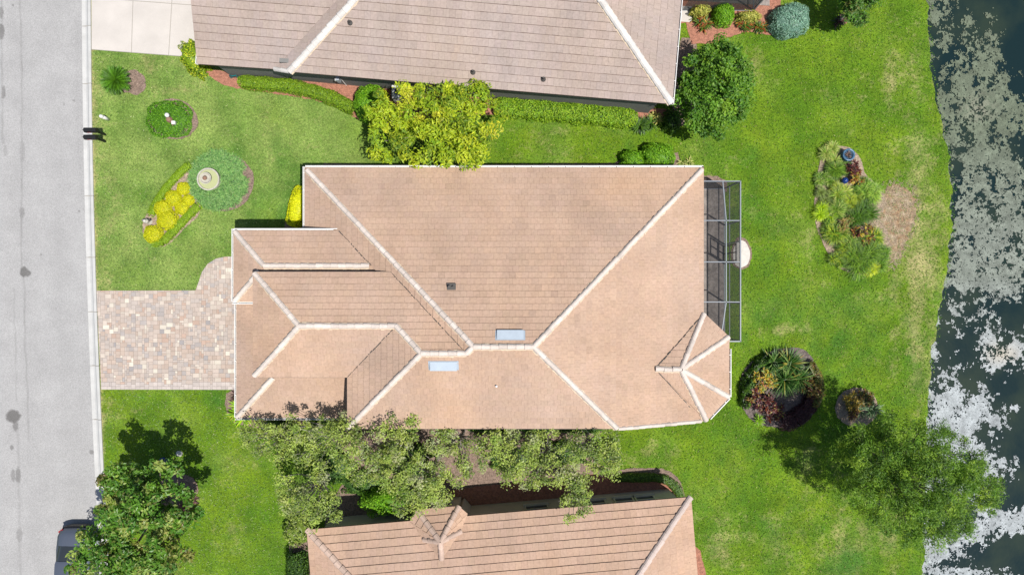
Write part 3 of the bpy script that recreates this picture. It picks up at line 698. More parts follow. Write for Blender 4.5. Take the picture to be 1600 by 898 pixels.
gutter(A(308,100,eL), A(308,100,eL)+np.array([*(perp*14),0]), -dirS, RT, w=.1); gutter(crn, crn+np.array([*(perp*14),0]), dirS, RT, w=.1)
for q in ((547,36,4.9),(739,113,3.9),(849,124,3.8)):
    hp = hit(SMp, q[0], q[1]); pipe(RT, q[0], q[1], hp[2]+.02)
mb = MB(); ins = -perp*-.30
def Wn(P, dx_, dy_): return P[:2]+dirS*dx_+perp*dy_
wa = Wn(A(308,100,eL),.6,.46); wb = Wn(w0,.3,.46); wc = Wn(crn,-.6,.46)
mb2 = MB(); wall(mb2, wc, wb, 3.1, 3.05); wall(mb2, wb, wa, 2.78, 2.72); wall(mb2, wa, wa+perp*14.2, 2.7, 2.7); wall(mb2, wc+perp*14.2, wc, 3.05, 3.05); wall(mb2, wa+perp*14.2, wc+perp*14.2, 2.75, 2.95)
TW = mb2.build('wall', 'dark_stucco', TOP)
def ltop(px, py, z): return A(px,py,z)
# lower neighbour
BOT = empty('brown_tile_house', tuple(A(790,960)), 'pinkish tan tiled house at the bottom edge with a small faceted bay roof', 'house')
TB = (.385,.258,.186); rs = random.Random(31); eB = 2.8
b0 = A(480,827,eB); b1 = A(1079,776,eB); NB = evp(b0, b1, A(780,1000,eB)); dB = (b1-b0)[:2]; dB /= np.linalg.norm(dB); pB = np.array([dB[1], -dB[0]])
WB = evp(b0, b0+np.array([*pB,0])*5, A(800,900,eB)); EB = evp(b1, b1+np.array([*pB,0])*5, A(800,900,eB))
zt = eB+.42*6.2; hb0 = isect(NB, WB, z=zt); hb1 = isect(NB, EB, z=zt)
tm = MB(); dm = MB()
for P3 in ([b0,b1,hb1,hb0],[b0,b0+np.array([*(pB*12.4),0]),hb0],[b1,hb1,b1+np.array([*(pB*12.4),0])],[b0+np.array([*(pB*12.4),0]),hb0,hb1,b1+np.array([*(pB*12.4),0])]):
    tile_face(tm, P3, TB, rs, exp_=.385, butt=.045, gap=.03); deck(dm, P3)
zr = 3.82
bA = hit(NB,641,814); bB = A(652,796,2.82); bC = A(717,790.5,2.82); bD = hit(NB,730,802); bT = A(688,846,zr); bR = hit(NB,690,873); V1 = hit(NB,663,842)+[0,0,.03]; V2 = hit(NB,720,829)+[0,0,.03]
for P3 in ([bB,bC,bT],[bA,bB,bT],[bA,bT,V1],[bC,bD,bT],[bD,V2,bT],[V1,bT,bR],[V2,bR,bT]):
    tile_face(tm, P3, TB, rs, exp_=.385, butt=.045, gap=.03); deck(dm, P3, .06)
RB = tm.build('roof', 'roof_tile', BOT); dm.build('roof_deck', 'roof_underlay', RB)
CB = (.42,.31,.25)
ridge(b0, hb0, RB, CB, rs, w=.30, mortar=False); ridge(hb0, hb1, RB, CB, rs, w=.30, mortar=False); ridge(b1, hb1, RB, (.43,.35,.31), rs, w=.30, mortar=False)
for a, b_ in ((bB,bT),(bC,bT),(V1,bT),(V2,bT),(bR,bT)): ridge(a, b_, RB, CB, rs, w=.27, mortar=False)
mb = MB(); qB0 = b0[:2]+dB*.5+pB*.56; qB1 = b1[:2]-dB*.5+pB*.56
wall(mb, qB0, qB1, 2.85, 2.85); wall(mb, qB0+pB*12, qB0, 2.75, 2.75); wall(mb, qB1, qB1+pB*12, 2.75, 2.75); wall(mb, qB1+pB*12, qB0+pB*12, 2.8, 2.8)
y_ = lambda P: P[:2]+pB*.56
wall(mb, A(628,806,0)[:2]*0+y_(bA)+dB*.1, y_(bB)+dB*.12, 2.8, 2.8); wall(mb, y_(bB)+dB*.12, y_(bC)-dB*.12, 2.8, 2.8); wall(mb, y_(bC)-dB*.12, y_(bD)-dB*.1+pB*.1, 2.8, 2.8)
mat('beige_stucco', (.46,.42,.34), .9, var=.06, scale=1.5)
WBo = mb.build('wall', 'beige_stucco', BOT)
for f in (.605,.77,.855,.915):
    c = qB0+(qB1-qB0)*f-pB*.215; window(WBo, (c[0],c[1],1.65), -pB, 1.15 if f < .8 else .95, 1.1, 'beige_stucco')
c = (y_(bB)+y_(bC))/2-pB*.215; window(WBo, (c[0],c[1],1.75), -pB, .9, 1.2, 'beige_stucco')

# ------------------------------------------------------------------ screened enclosures
def screen_enclosure(name, label, x0, x1, y0, y1, zt, posts, cross, door=None, sillrail=True, cutx=None):
    e = empty(name, G((x0+x1)/2,(y0+y1)/2,0), label, 'screen enclosure')
    def fr(nm, a, b_, w=.05, h=.05, m='frame_metal'):
        mb = MB(); mb.box(a, b_, w, h); return mb.build(nm, m, e)
    fr('top_beam', G(x1,y0-1,zt), G(x1,y1+1,zt), .055, .10); fr('top_beam', G(x0,y0,zt), G(x1,y0,zt), .05, .10); fr('top_beam', G(cutx if cutx else x0,y1,zt), G(x1,y1,zt), .06, .10)
    fr('sill', G(x1,y0,.03), G(x1,y1,.03), .06, .06); fr('sill', G(x0,y0,.03), G(x1,y0,.03), .05, .05); fr('sill', G(cutx if cutx else x0,y1,.03), G(x1,y1,.03), .05, .05)
    if sillrail: fr('chair_rail', G(x1,y0,.9), G(x1,y1,.9), .045, .05)
    for y in posts: fr('post', G(x1,y,0), G(x1,y,zt), .05, .08, 'frame_metal')
    for (a, b_, c_, d_) in cross: fr('cross_beam', G(a,b_,zt), G(c_,d_,zt), .045, .05)
    mb = MB(); mb.add([G(x1+.3,y0,0),G(x1+.3,y1,0),G(x1+.3,y1,zt),G(x1+.3,y0,zt)],[(0,1,2,3)]); mb.add([G(x0,y0,0),G(x1,y0,0),G(x1,y0,zt),G(x0,y0,zt)],[(0,1,2,3)])
    mb.add([G(cutx if cutx else x0,y1,0),G(x1,y1,0),G(x1,y1,zt),G(cutx if cutx else x0,y1,zt)],[(0,1,2,3)]); mb.build('screen_mesh', 'screen_mesh', e)
    mb = MB(); mb.add([G(x0,y0,zt+.01),G(x1,y0,zt+.01),G(x1,y1,zt+.01),G(x0,y1,zt+.01)],[(0,1,2,3)]); mb.build('screen_roof', MESHTHIN, e)
    return e
def thinmesh():
    m = MATS['screen_mesh'].copy(); m.name = 'screen_roof_mesh'
    for n in m.node_tree.nodes:
        if n.type == 'MIX_SHADER': n.inputs[0].default_value = .10
    return m
MESHTHIN = thinmesh()
mb = MB(); mb.prism([tuple(G(*q)[:2]) for q in ((1060,296),(1132,296),(1132,526),(1060,526))], -.02, .05); 
mb.build('patio', 'deck_paver', kind='structure')
ENC = screen_enclosure('screen_enclosure', 'grey framed screened patio enclosure along the right side of the central house', 1077, 1131.5, 295, 527, 2.6,
    [295,352,382,412,472,527], [(1077,352,1131.5,352),(1077,412,1131.5,412),(1077,470,1131.5,470),(1106,295,1111,352),(1111,352,1111,470),(1111,470,1105,512)], cutx=1100)
mb = MB()
for z in (.15,1.0,2.05): mb.box(G(1130.6,384,z), G(1130.6,410,z), .05, .07)
for y in (385,409,397): mb.box(G(1130.6,y,.05), G(1130.6,y,2.1), .05, .05)
dr = mb.build('screen_door', 'dark_metal', ENC)
mb = MB(); mb.prism([tuple(G(*q)[:2]) for q in ((1060,-60),(1202,-60),(1202,10),(1060,0))], -.02, .05); mb.build('patio', 'deck_paver', kind='structure')
E2 = screen_enclosure('screen_enclosure', 'dark screened patio enclosure cut off by the top edge beside the grey-tiled house', 1066, 1177, -60, 17, 2.5, [-60,-20,17], [(1095,-60,1095,17),(1135,-60,1135,17)])
mb = MB(); mb.prism([tuple(G(*q)[:2]) for q in ((1058,10),(1081,11),(1081,36),(1058,34))], -.02, .05); mb.build('concrete_pad', 'concrete', kind='structure')
mb = MB(); mb.prism([tuple(G(*q)[:2]) for q in ell(1158,397,13,22,24,.03,4)], -.02, .045)
bed(ell(1158,396,16,26,30,.03,4), 'mulch_brown', .022)
st_ = mb.build('stepping_pad', 'white_stone', label='white rounded stone step outside the screen enclosure door', cat='stepping stone')

# ------------------------------------------------------------------ foliage
def rnd(seed): return np.random.RandomState(seed)
def unit(v): return v/(np.linalg.norm(v,axis=-1,keepdims=True)+1e-9)
def leafquads(C, Nn, size, asp, cols, rs, mb):
    n = len(C); r = unit(rs.normal(size=(n,3))); t = unit(np.cross(Nn, r)); b_ = np.cross(Nn, t)
    L = (size*(.7+.6*rs.rand(n)))[:,None]; w = L*asp
    V = np.stack([C-t*L*.5, C+b_*w*.5-t*L*.05+Nn*w*.12, C+t*L*.5, C-b_*w*.5-t*L*.05+Nn*w*.12], 1); mb.quads(V, cols)
def palette(pal, n, rs, j=.14):
    P = np.array([p[:3] for p in pal]); w = np.array([p[3] if len(p) > 3 else 1. for p in pal], float); w = w/w.sum()
    return P[rs.choice(len(P), n, p=w)]*(1+rs.normal(0,j,(n,1)))*(1+rs.normal(0,.04,(n,3)))
def crown_pts(lobes, ncl, rs, rcl):
    out = []
    vol = np.array([l[1][0]*l[1][1] for l in lobes]); pr = vol/vol.sum()
    for _ in range(ncl):
        c, r = lobes[rs.choice(len(lobes), p=pr)]; d = unit(rs.normal(size=3)); d[2] = d[2]*.9+.25; d = unit(d); k = rs.uniform(.45,1.0)**.5
        out.append(np.array(c)+d*np.array(r)*k*(1+.12*rs.normal()))
    return np.array(out)
def tree(name, label, base, lobes, pal, ncl=90, nlf=90, rcl=.42, lsize=.17, asp=.5, seed=1, trunk=.16, bark='bark', group=None, flat=.6, cat='tree', upb=.9, twig=0, lm='leaf'):
    rs = rnd(seed); e = empty(name, base, label, cat, group); base = np.array(base, float)
    cl = crown_pts(lobes, ncl, rs, rcl); mb = MB()
    ctr = np.mean([l[0] for l in lobes], 0)
    ccol = palette(pal, ncl, rs, .10)
    n = ncl*nlf; idx = np.repeat(np.arange(ncl), nlf)
    sz = (rcl*(.6+.8*rs.rand(ncl)))[idx][:,None]
    off = unit(rs.normal(size=(n,3)))*(rs.rand(n,1)**.45); off[:,2] = off[:,2]*flat+.08
    C = cl[idx]+off*sz; Nn = unit(off*.7+np.array([0,0,upb])+rs.normal(0,.45,(n,3)))
    col = ccol[idx]*.55+palette(pal, n, rs, .16)*.45
    leafquads(C, Nn, lsize, asp, col, rs, mb)
    mb.build('crown', lm, e)
    mt = MB(); top = base+(ctr-base)*.6; mid = (base+top)/2+np.array([rs.normal()*.1, rs.normal()*.1, 0])
    mt.tube([base-[0,0,.1], base+[0,0,.12], mid, top], [trunk*1.5, trunk, trunk*.85, trunk*.6], 9)
    order = rs.permutation(ncl)[:min(ncl, 26+twig)]
    for q in order:
        a = mid+(top-mid)*rs.uniform(.1,1); b_ = cl[q]; m_ = a*.5+b_*.5+np.array([0,0,-.15])+rs.normal(0,.12,3)
        mt.tube([a, m_, b_], [trunk*.36, trunk*.2, trunk*.07], 5)
        for _ in range(3 if twig else 1):
            mt.tube([m_*.3+b_*.7, b_+unit(rs.normal(size=3))*rcl*.9], [trunk*.10, trunk*.04], 4)
    mt.build('trunk', bark, e); return e
def dome_pts(n, rs, sq=1.0): 
    d = unit(rs.normal(size=(n,3))); d[:,2] = np.abs(d[:,2]); return d
def shrub(name, label, c, rx, ry, h, pal, n=900, lsize=.07, asp=.55, seed=1, group=None, cat='shrub', lump=.06, fuzz=.04, power=2.6, rot=0):
    rs = rnd(seed); c = np.array(c, float); mb = MB(); c[2] = 0 if len(c) == 3 else 0
    d = dome_pts(n, rs); kk = (np.abs(d[:,0])**power+np.abs(d[:,1])**power+np.abs(d[:,2])**power)**(-1/power); q = d*kk[:,None]
    lp = 1+lump*np.sin(q[:,0]*5+seed)*np.cos(q[:,1]*6+seed*2)+lump*.7*np.sin(q[:,0]*11+q[:,1]*9+seed)
    P = q*lp[:,None]*(1-np.abs(rs.normal(0,fuzz,(n,1))))*np.array([rx,ry,h])
    Nn = unit(q/np.array([rx,ry,h])); cr, sr = math.cos(rot), math.sin(rot)
    Rm = np.array([[cr,-sr,0],[sr,cr,0],[0,0,1]]); P = P@Rm.T; Nn = Nn@Rm.T
    Nn = unit(Nn*.8+rs.normal(0,.45,(n,3))+np.array([0,0,.25]))
    leafquads(P+c, Nn, lsize, asp, palette(pal, n, rs, .16), rs, mb)
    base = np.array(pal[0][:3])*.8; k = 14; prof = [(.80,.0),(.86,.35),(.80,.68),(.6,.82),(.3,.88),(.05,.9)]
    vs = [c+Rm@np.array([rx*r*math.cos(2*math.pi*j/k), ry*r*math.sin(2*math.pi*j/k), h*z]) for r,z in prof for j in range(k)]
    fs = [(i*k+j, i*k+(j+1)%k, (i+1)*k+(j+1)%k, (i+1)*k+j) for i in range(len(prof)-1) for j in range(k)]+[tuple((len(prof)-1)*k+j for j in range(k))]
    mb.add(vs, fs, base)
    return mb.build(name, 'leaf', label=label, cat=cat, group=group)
def hedge(name, label, path, w, h, pal, dens=420, lsize=.075, seed=1, cat='hedge', asp=.55, wob=.06, group=None):
    rs = rnd(seed); pts = np.array([G(*p)[:2] for p in path]); seg = np.diff(pts,axis=0); L = np.linalg.norm(seg,axis=1); cum = np.r_[0,np.cumsum(L)]; tot = cum[-1]
    n = int(dens*tot*(w+1.2*h)); s_ = rs.rand(n)*(tot+w*.6)-w*.3; i = np.clip(np.searchsorted(cum, np.clip(s_,0,tot))-1, 0, len(L)-1)
    d = seg[i]/L[i][:,None]; c = pts[i]+d*(s_-cum[i])[:,None]; nr = np.c_[-d[:,1], d[:,0]]
    ang = rs.rand(n)*math.pi; pw = 3.2; cx_ = np.cos(ang); cz = np.sin(ang); k = (np.abs(cx_)**pw+np.abs(cz)**pw)**(-1/pw)
    endf = np.clip(np.minimum(s_+w*.3, tot+w*.3-s_)/(w*.4), .0, 1)**.5
    lum = 1+wob*np.sin(s_*3.1+seed)+wob*.8*np.sin(s_*7.3+2*seed)
    off = k*cx_*w/2*lum*(.55+.45*endf)*(1-np.abs(rs.normal(0,.10,n))); z = k*cz*h*(1+wob*np.sin(s_*4.7+cx_*3+seed))*(.75+.25*endf)*(1-np.abs(rs.normal(0,.10,n)))
    P = np.c_[c+nr*off[:,None], z]; Nn = unit(np.c_[nr*(cx_/w*2)[:,None], cz/h*1.0]*.6+rs.normal(0,.4,(n,3))+np.array([0,0,.35]))
    mb = MB(); leafquads(P, Nn, lsize, asp, palette(pal, n, rs, .16), rs, mb)
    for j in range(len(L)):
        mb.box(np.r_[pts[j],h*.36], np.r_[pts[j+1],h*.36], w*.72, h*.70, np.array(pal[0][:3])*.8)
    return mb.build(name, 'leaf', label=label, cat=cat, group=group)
def rosette(mb, c, n, L, wid, rs, pal, el=(.2,1.1), droop=.5, seg=4, tip=None, wpow=1.0, up0=.0):
    c = np.array(c, float); 
    for i in range(n):
        az = rs.uniform(0, 2*math.pi); e = rs.uniform(*el); l = L*rs.uniform(.7,1.1); p = c+np.array([0,0,up0]); col = palette(pal,1,rs,.12)[0]
        sd = np.array([-math.sin(az), math.cos(az), 0]); vs = []; cs_ = []
        for k in range(seg+1):
            t = k/seg; w = wid*(math.sin(math.pi*min(1,.12+t*.86))**wpow)
            if k == seg: w = wid*.08
            vs += [p-sd*w/2, p+sd*w/2]; cc = col if tip is None else col*(1-t)+np.array(tip)*t; cs_ += [cc, cc]
            ee = e-droop*(t+.5/seg)*1.6; p = p+l/seg*np.array([math.cos(az)*math.cos(ee), math.sin(az)*math.cos(ee), math.sin(ee)]); p[2] = max(p[2], .03)
        mb.add(vs, [(2*k,2*k+1,2*k+3,2*k+2) for k in range(seg)], np.array(cs_))
def strap_plant(name, label, px, py, r, pal, n=60, h=.5, wid=.035, seed=1, droop=.6, el=(.1,1.3), cat='plant', tip=None, group=None, multi=1):
    rs = rnd(seed); mb = MB(); rr = r/S
    for q in range(multi):
        o = rs.normal(0, .35*rr, 2) if multi > 1 else (0,0); c = G(px,py,.04)+np.array([o[0],o[1],0])
        rosette(mb, c, n//multi, rr*(1.25 if multi == 1 else .85), wid, rs, pal, el=el, droop=droop, tip=tip, up0=h*.15)
    return mb.build(name, 'leaf', label=label, cat=cat, group=group)

LIME = [(.20,.30,.015,3),(.27,.35,.02,2),(.12,.22,.012,2)]
HEDGE = [(.17,.29,.012,3),(.25,.38,.02,3),(.09,.18,.012,2)]
BRIGHT = [(.14,.33,.012,3),(.23,.44,.02,3),(.07,.19,.012,1)]
GOLD = [(.52,.53,.008,3),(.66,.62,.01,2),(.34,.40,.01,1.4)]
DARK = [(.035,.085,.012,3),(.07,.15,.016,3),(.12,.22,.02,1)]
YEL = [(.23,.36,.015,3),(.42,.50,.02,3),(.10,.18,.012,2),(.60,.60,.04,1.1)]
MAG = [(.06,.16,.015,4),(.13,.27,.025,3),(.24,.19,.05,.6),(.40,.44,.12,.9),(.16,.08,.04,.2)]
OAK = [(.22,.31,.05,3),(.36,.44,.085,3),(.09,.14,.028,2.4),(.42,.42,.25,.9)]
WILL = [(.085,.18,.016,3),(.15,.28,.022,3),(.28,.42,.03,1.3),(.035,.08,.012,1.6)]
def lobe(px, py, z, rx, ry, rz): return (A(px,py,z), (rx/S/1.1, ry/S/1.1, rz))
# ---- front yard
def sago():
    rs = rnd(5); e = empty('sago_palm', G(190,130,0), 'dark green sago palm with radiating feathery fronds beside the kerb', 'palm')
    c = G(190,130,.0); mt = MB(); mt.lathe(c,[(.16,0),(.18,.2),(.15,.42),(.08,.5)],12); mt.build('trunk','bark',e)
    mb = MB(); c = c+[0,0,.5]; n = 96
    for i in range(n):
        az = 2.39996*i+rs.normal(0,.1); el = 1.25-1.15*(i/n); L = .78*rs.uniform(.9,1.08); p = c.copy(); hd = np.array([math.cos(az),math.sin(az),0]); sd = np.array([-hd[1],hd[0],0]); m = 12
        col = np.array([.075,.19,.008])*rs.uniform(.6,1.5)
        for k in range(m):
            ee = el-.95*(k/m); d = hd*math.cos(ee)+np.array([0,0,math.sin(ee)]); q = p+d*L/m; wl = .115*math.sin(math.pi*(.15+.8*k/m))+.015
            for sg in (-1,1):
                tipp = q+sd*sg*wl+d*.05+np.array([0,0,.025]); mb.add([p, q, tipp], [(0,1,2)], col*rs.uniform(.8,1.2))
            mb.add([p-sd*.008,p+sd*.008,q+sd*.008,q-sd*.008],[(0,1,2,3)],col*1.2); p = q
    mb.build('frond_crown','leaf',e)
sago()
shrub('round_hedge','low round clipped green shrub bed around small white ornaments', G(266,187), 35.5/S, 28.5/S, .38, [(.08,.22,.010,3),(.15,.34,.015,3),(.04,.12,.010,1.5)], 5200, .075, seed=7, lump=.03, power=3.2)
e = empty('garden_ornament', G(266,186,.3), 'small white ball lamp and terracotta bird figure in the round clipped shrub bed', 'ornament')
mb = MB(); mb.tube([A(261.5,181,.3),A(261.5,181,.6)],[.03,.03],8); mb.lathe(A(261,180,.66),[(.02,-.12),(.09,-.09),(.125,0),(.09,.09),(.02,.12)],16); mb.build('globe','white_paint',e,True)
mb = MB(); mb.lathe(A(266.5,188,.3),[(.12,0),(.17,.12),(.12,.26),(.05,.3)],12); mb.tube([A(268,190,.4),A(270,196,.55)],[.06,.03],8); mb.build('figure','terracotta',e)
mb = MB(); mb.box(A(269,192,.5),A(274,192,.5),.17,.16); mb.box(A(271.5,192,.2),A(271.5,192,.45),.06,.06); mb.build('lantern','white_paint',e)
# liriope circle
rs_ = rnd(12); mb = MB(); pal = [(.12,.26,.07,3),(.19,.36,.10,3),(.28,.44,.14,1.4),(.05,.12,.03,1.2)]
k = 0
while k < 1000:
    x, y = rs_.uniform(293,391), rs_.uniform(233,332)
    if ((x-342)/45.)**2+((y-282)/45.)**2 > 1 or ((x-329)/17.)**2+((y-280)/17.)**2 < 1: continue
    if ((x-388)/12.)**2+((y-272)/8.)**2 < 1: continue
    if ((x-328)/11.)**2+((y-307)/4.)**2 < 1 and rs_.rand() < .7: continue
    rosette(mb, G(x,y,.03), 9, .30, .026, rs_, pal, el=(.2,1.2), droop=.9, seg=3); k += 1
mb.build('border_grass','leaf',kind='stuff',label='round bed of fine blue-green border grass encircling the stone fountain',cat='ground cover')
e = empty('fountain', G(331,282,0), 'round pale stone tiered fountain standing in the circle of border grass', 'fountain')
mb = MB(); mb.lathe(G(331,282,0),[(.50,0),(.52,.05),(.50,.30),(.60,.42),(.60,.47),(.53,.47),(.50,.36),(.0,.34)],32); mb.build('basin','stone',e,False)
mb = MB(); mb.lathe(G(331,282,0),[(.10,.3),(.08,.5),(.12,.62),(.30,.74),(.31,.78),(.27,.78),(.22,.72),(.0,.71)],24); mb.build('upper_bowl','stone',e)
mb = MB(); mb.lathe(G(331,282,.40),[(.515,0),(.0,.001)],32); mb.build('water','basin_water',e)
mb = MB(); mb.lathe(G(331,282,.71),[(.05,0),(.10,.08),(.12,.16),(.08,.22),(.0,.26)],14); mb.build('finial','mulch_tan' if False else 'terracotta',e)
gm = [(288,295,10.5,.33,'uppermost of the gold mound shrubs, next to the fountain circle'),(273,310,13,.42,'rounded gold shrub at the left edge of the upper cluster of gold mounds'),(296,313,9,.3,'smallest gold mound shrub, closest to the border grass circle on the right'),
      (286,325,11.5,.36,'gold mound shrub at the lower end of the upper cluster, above the green edging'),(257,326,14,.45,'gold mound shrub in the middle of the angled bed, above the widest one'),(264,344,17,.5,'widest gold mound shrub, in the middle of the angled bed'),(242,366,15,.48,'gold mound shrub at the lower left tip of the angled bed by the small statue')]
for i, (x,y,r,h,lb) in enumerate(gm):
    shrub('gold_shrub', lb, G(x,y), r/S*.98, r/S*.95, h, GOLD, int(1200+r*80), .055, seed=40+i, group='gold mound shrubs in the angled front bed', lump=.04)
hedge('low_hedge','low green edging hedge on the upper left side of the angled gold shrub bed',[(296,259),(283,270),(262,293),(243,322),(238,335)],.46,.3,[(.22,.36,.012,3),(.30,.44,.02,3),(.12,.22,.012,1.5)],620,.06,seed=51)
hedge('low_hedge','low green edging hedge on the lower right side of the angled gold shrub bed',[(311,322),(292,341),(270,364),(257,378),(244,380)],.5,.3,[(.22,.36,.012,3),(.30,.44,.02,3),(.12,.22,.012,1.5)],620,.06,seed=52)
e = empty('garden_statue', G(234,346,0), 'small grey and white garden statue at the left tip of the angled bed', 'statue')
mb = MB(); mb.lathe(G(234.5,346.5,0),[(.16,0),(.16,.1),(.11,.12),(.10,.3),(.13,.42),(.08,.5)],12); mb.build('body','stone',e,True)
mb = MB(); mb.lathe(G(234.5,346.5,.56),[(.02,-.08),(.07,-.05),(.09,.0),(.06,.06),(.0,.09)],12); mb.build('head','white_stone',e,True)
mb = MB()
for sg in (-1,1): mb.box(G(234.5,346.5,.32), G(234.5,346.5,.36)+np.array([sg*.22,.06,.05]), .12, .03)
mb.build('wing','dark_metal',e)
# mailboxes and marker
for i, (y,lb) in enumerate(((203,'upper of the two black mailboxes standing side by side at the kerb'),(214,'lower of the two black mailboxes standing side by side at the kerb'))):
    b_ = A(145,y+3,1.1); e = empty('mailbox', (b_[0],b_[1],.08), lb, 'mailbox', 'black mailboxes at the kerb')
    mb = MB(); x0_, x1_ = A(131,y,1.2)[0], A(150,y,1.2)[0]; yy = A(140,y,1.2)[1]; k = 9; vs = []
    for x in (x0_, x1_):
        for j in range(k):
            t = math.pi*j/(k-1); vs.append((x, yy+.125*math.cos(t), 1.16+.11*math.sin(t)))
        vs += [(x, yy-.125, 1.02), (x, yy+.125, 1.02)]
    m = k+2; mb.add(vs, [tuple(range(m)), tuple(range(m,2*m))[::-1]]+[(j,(j+1)%m,m+(j+1)%m,m+j)[::-1] for j in range(m)]); mb.build('box','black_paint',e)
    mb = MB(); mb.box((x1_-.2,yy,.05),(x1_-.2,yy,1.02),.09,.09); mb.box((x0_+.1,yy,1.0),(x1_,yy,1.0),.12,.04); mb.build('post','black_paint',e)
    mb = MB(); mb.box((x0_+.16,yy-.135,1.15),(x0_+.34,yy-.135,1.15),.012,.05); mb.build('flag','red_lens',e)
    mb = MB(); mb.box((x0_-.012,yy,1.06),(x0_-.012,yy,1.22),.015,.14); mb.build('door','black_paint',e)
e = empty('marker_post', G(170.5,187,0), 'short white round-topped utility post in the grass near the kerb', 'post')
mb = MB(); mb.tube([G(170.5,187,0),G(170.5,187,.66)],[.085,.085],14); mb.build('post','white_paint',e,True)
mb = MB(); mb.lathe(G(170.5,187,.66),[(.10,0),(.10,.06),(.08,.12),(.04,.16),(0,.17)],14); mb.build('cap','white_paint',e,True)
# ---- upper neighbour's planting
shrub('yellow_green_shrub','tall yellow-green shrub at the left corner of the grey-tiled house, beside the concrete driveway', A(300,88,.9)*[1,1,0], 17/S, 26/S, 1.5, YEL, 2600, .10, seed=61, lump=.14, rot=.25)
hedge('clipped_hedge','clipped hedge curving along the mulch under the left half of the grey-tiled house',[(384,131),(420,134),(455,137),(495,146),(525,157),(553,172)],.78,.75,HEDGE,480,.085,seed=62)
shrub('round_shrub','large round bright green clipped shrub between the curving hedge and the yellow tree', A(577,160,.8)*[1,1,0], 26/S, 30/S, 1.35, BRIGHT, 4200, .08, seed=63, lump=.04)
hedge('clipped_hedge','long straight clipped hedge along the right half of the grey-tiled house wall',[(782,170),(850,175),(920,181),(984,187)],1.12,.85,[(.20,.36,.015,3),(.30,.45,.025,3),(.09,.19,.012,2)],560,.11,seed=64,asp=.4,wob=.08)
strap_plant('leafy_plant','loose green leafy plant at the right end of the long clipped hedge',1003,196,20,DARK+[(.10,.20,.02)],150,.6,.06,seed=65,multi=4)
strap_plant('variegated_plant','pale yellow variegated plant under the right corner of the grey-tiled roof',1022,184,13,[(.5,.48,.12,2),(.25,.33,.05,1)],70,.5,.07,seed=66,multi=3)
shrub('dark_shrub','dark shaded shrub squeezed between the grey-tiled house corner and the dark green tree', G(1047,192), .45,.6,.9,DARK,900,.11,seed=67,lump=.15)
e = empty('air_conditioner', G(634,154,0), 'grey-white outdoor air conditioning unit behind the yellow tree by the dark wall', 'air conditioner')
c = A(624,143,.8); c[2] = 0; mb = MB(); mb.prism([(c[0]-.4,c[1]-.36),(c[0]+.4,c[1]-.36),(c[0]+.4,c[1]+.36),(c[0]-.4,c[1]+.36)],.03,.82); mb.build('cabinet','white_paint',e)
mb = MB(); mb.lathe(c+[0,0,.82],[(.30,0),(.30,.03),(.27,.03),(.26,.01),(0,.01)],24); mb.build('fan_guard','grey_metal',e)
mb = MB(); mb.lathe(c+[0,0,.835],[(.24,0),(0,.002)],20); mb.build('fan_opening','dark_metal',e)
e = empty('hose_reel', G(371,124,0), 'small teal garden hose reel on red mulch below the grey-tiled eave', 'hose reel')
c = A(365,119,.3); mb = MB()
for r in (.15,.18,.21): mb.tube([c+[r*math.cos(t)*1.0, -.02+r*.15*math.sin(t*3), r*math.sin(t)*.8] for t in np.linspace(0,6.28,20)],[.025]*20,6)
mb.build('hose','teal_plastic',e); mb = MB(); mb.box(c+[-.2,0,-.28],c+[-.2,0,.1],.04,.04); mb.box(c+[.2,0,-.28],c+[.2,0,.1],.04,.04); mb.box(c+[-.2,0,0],c+[.2,0,0],.1,.1); mb.build('stand','dark_metal',e)
e = empty('utility_meter', A(530,121,1.0)*[1,1,1], 'grey utility meter with conduit on the dark wall of the grey-tiled house', 'utility meter')
c = A(529,121,1.2); mb = MB(); mb.box(c+[0,-.06,-.2],c+[0,-.06,.25],.34,.16); mb.build('box','grey_metal',e); mb = MB(); mb.tube([c+[.12,-.08,-1.2],c+[.12,-.08,0]],[.025,.025],8); mb.tube([c+[-.1,-.1,.1],c+[-.1,-.22,.1]],[.08,.08],12); mb.build('conduit','white_paint',e)
# yellow tree + dark tree
tree('yellow_green_tree','broad yellow-green tree standing between the grey-tiled and central houses', A(685,200,0)*[1,1,0]+(A(685,200,3)-A(685,200,0))*[1,1,0],
     [lobe(625,185,2.9,52,46,1.3),lobe(680,185,3.4,60,56,1.5),lobe(735,192,3.1,50,55,1.3),lobe(660,222,2.9,60,36,1.1),lobe(720,232,2.9,55,30,1.0),lobe(600,215,2.5,28,32,.9),lobe(690,150,3.0,45,24,.8),lobe(740,158,2.9,32,24,.8)],
     YEL, 150, 95, .42, .21, .34, 71, .14, upb=.7)
tree('dark_green_tree','dense dark green rounded tree at the right corner of the grey-tiled house', A(1118,140,2.5)*[1,1,0],
     [lobe(1115,105,2.7,48,40,1.2),lobe(1125,140,2.9,52,55,1.4),lobe(1120,178,2.6,48,36,1.1),lobe(1090,150,2.4,36,50,1.0),lobe(1150,150,2.4,28,45,1.0),lobe(1112,80,2.4,30,20,.8)],
     [(.05,.14,.010,3),(.11,.24,.016,3),(.24,.40,.03,1.4)], 150, 95, .36, .15, .55, 72, .12)
tree('small_dark_tree','small dark leaved tree cut by the top edge near the pond-side lawn', A(1340,10,2)*[1,1,0],
     [lobe(1340,8,2.2,30,30,.9),lobe(1330,28,2.0,20,18,.7),lobe(1352,20,2.0,17,25,.7),lobe(1330,-25,2.4,34,30,.9)], MAG[:3]+[(.06,.12,.02,3)], 48, 80, .34, .16, .5, 73, .09)
strap_plant('burgundy_plant','dark burgundy leafy plant at the left foot of the small dark tree',1306,32,13,[(.06,.02,.03,2),(.12,.06,.04,1),(.05,.08,.03,1)],90,.6,.07,seed=74,multi=4)
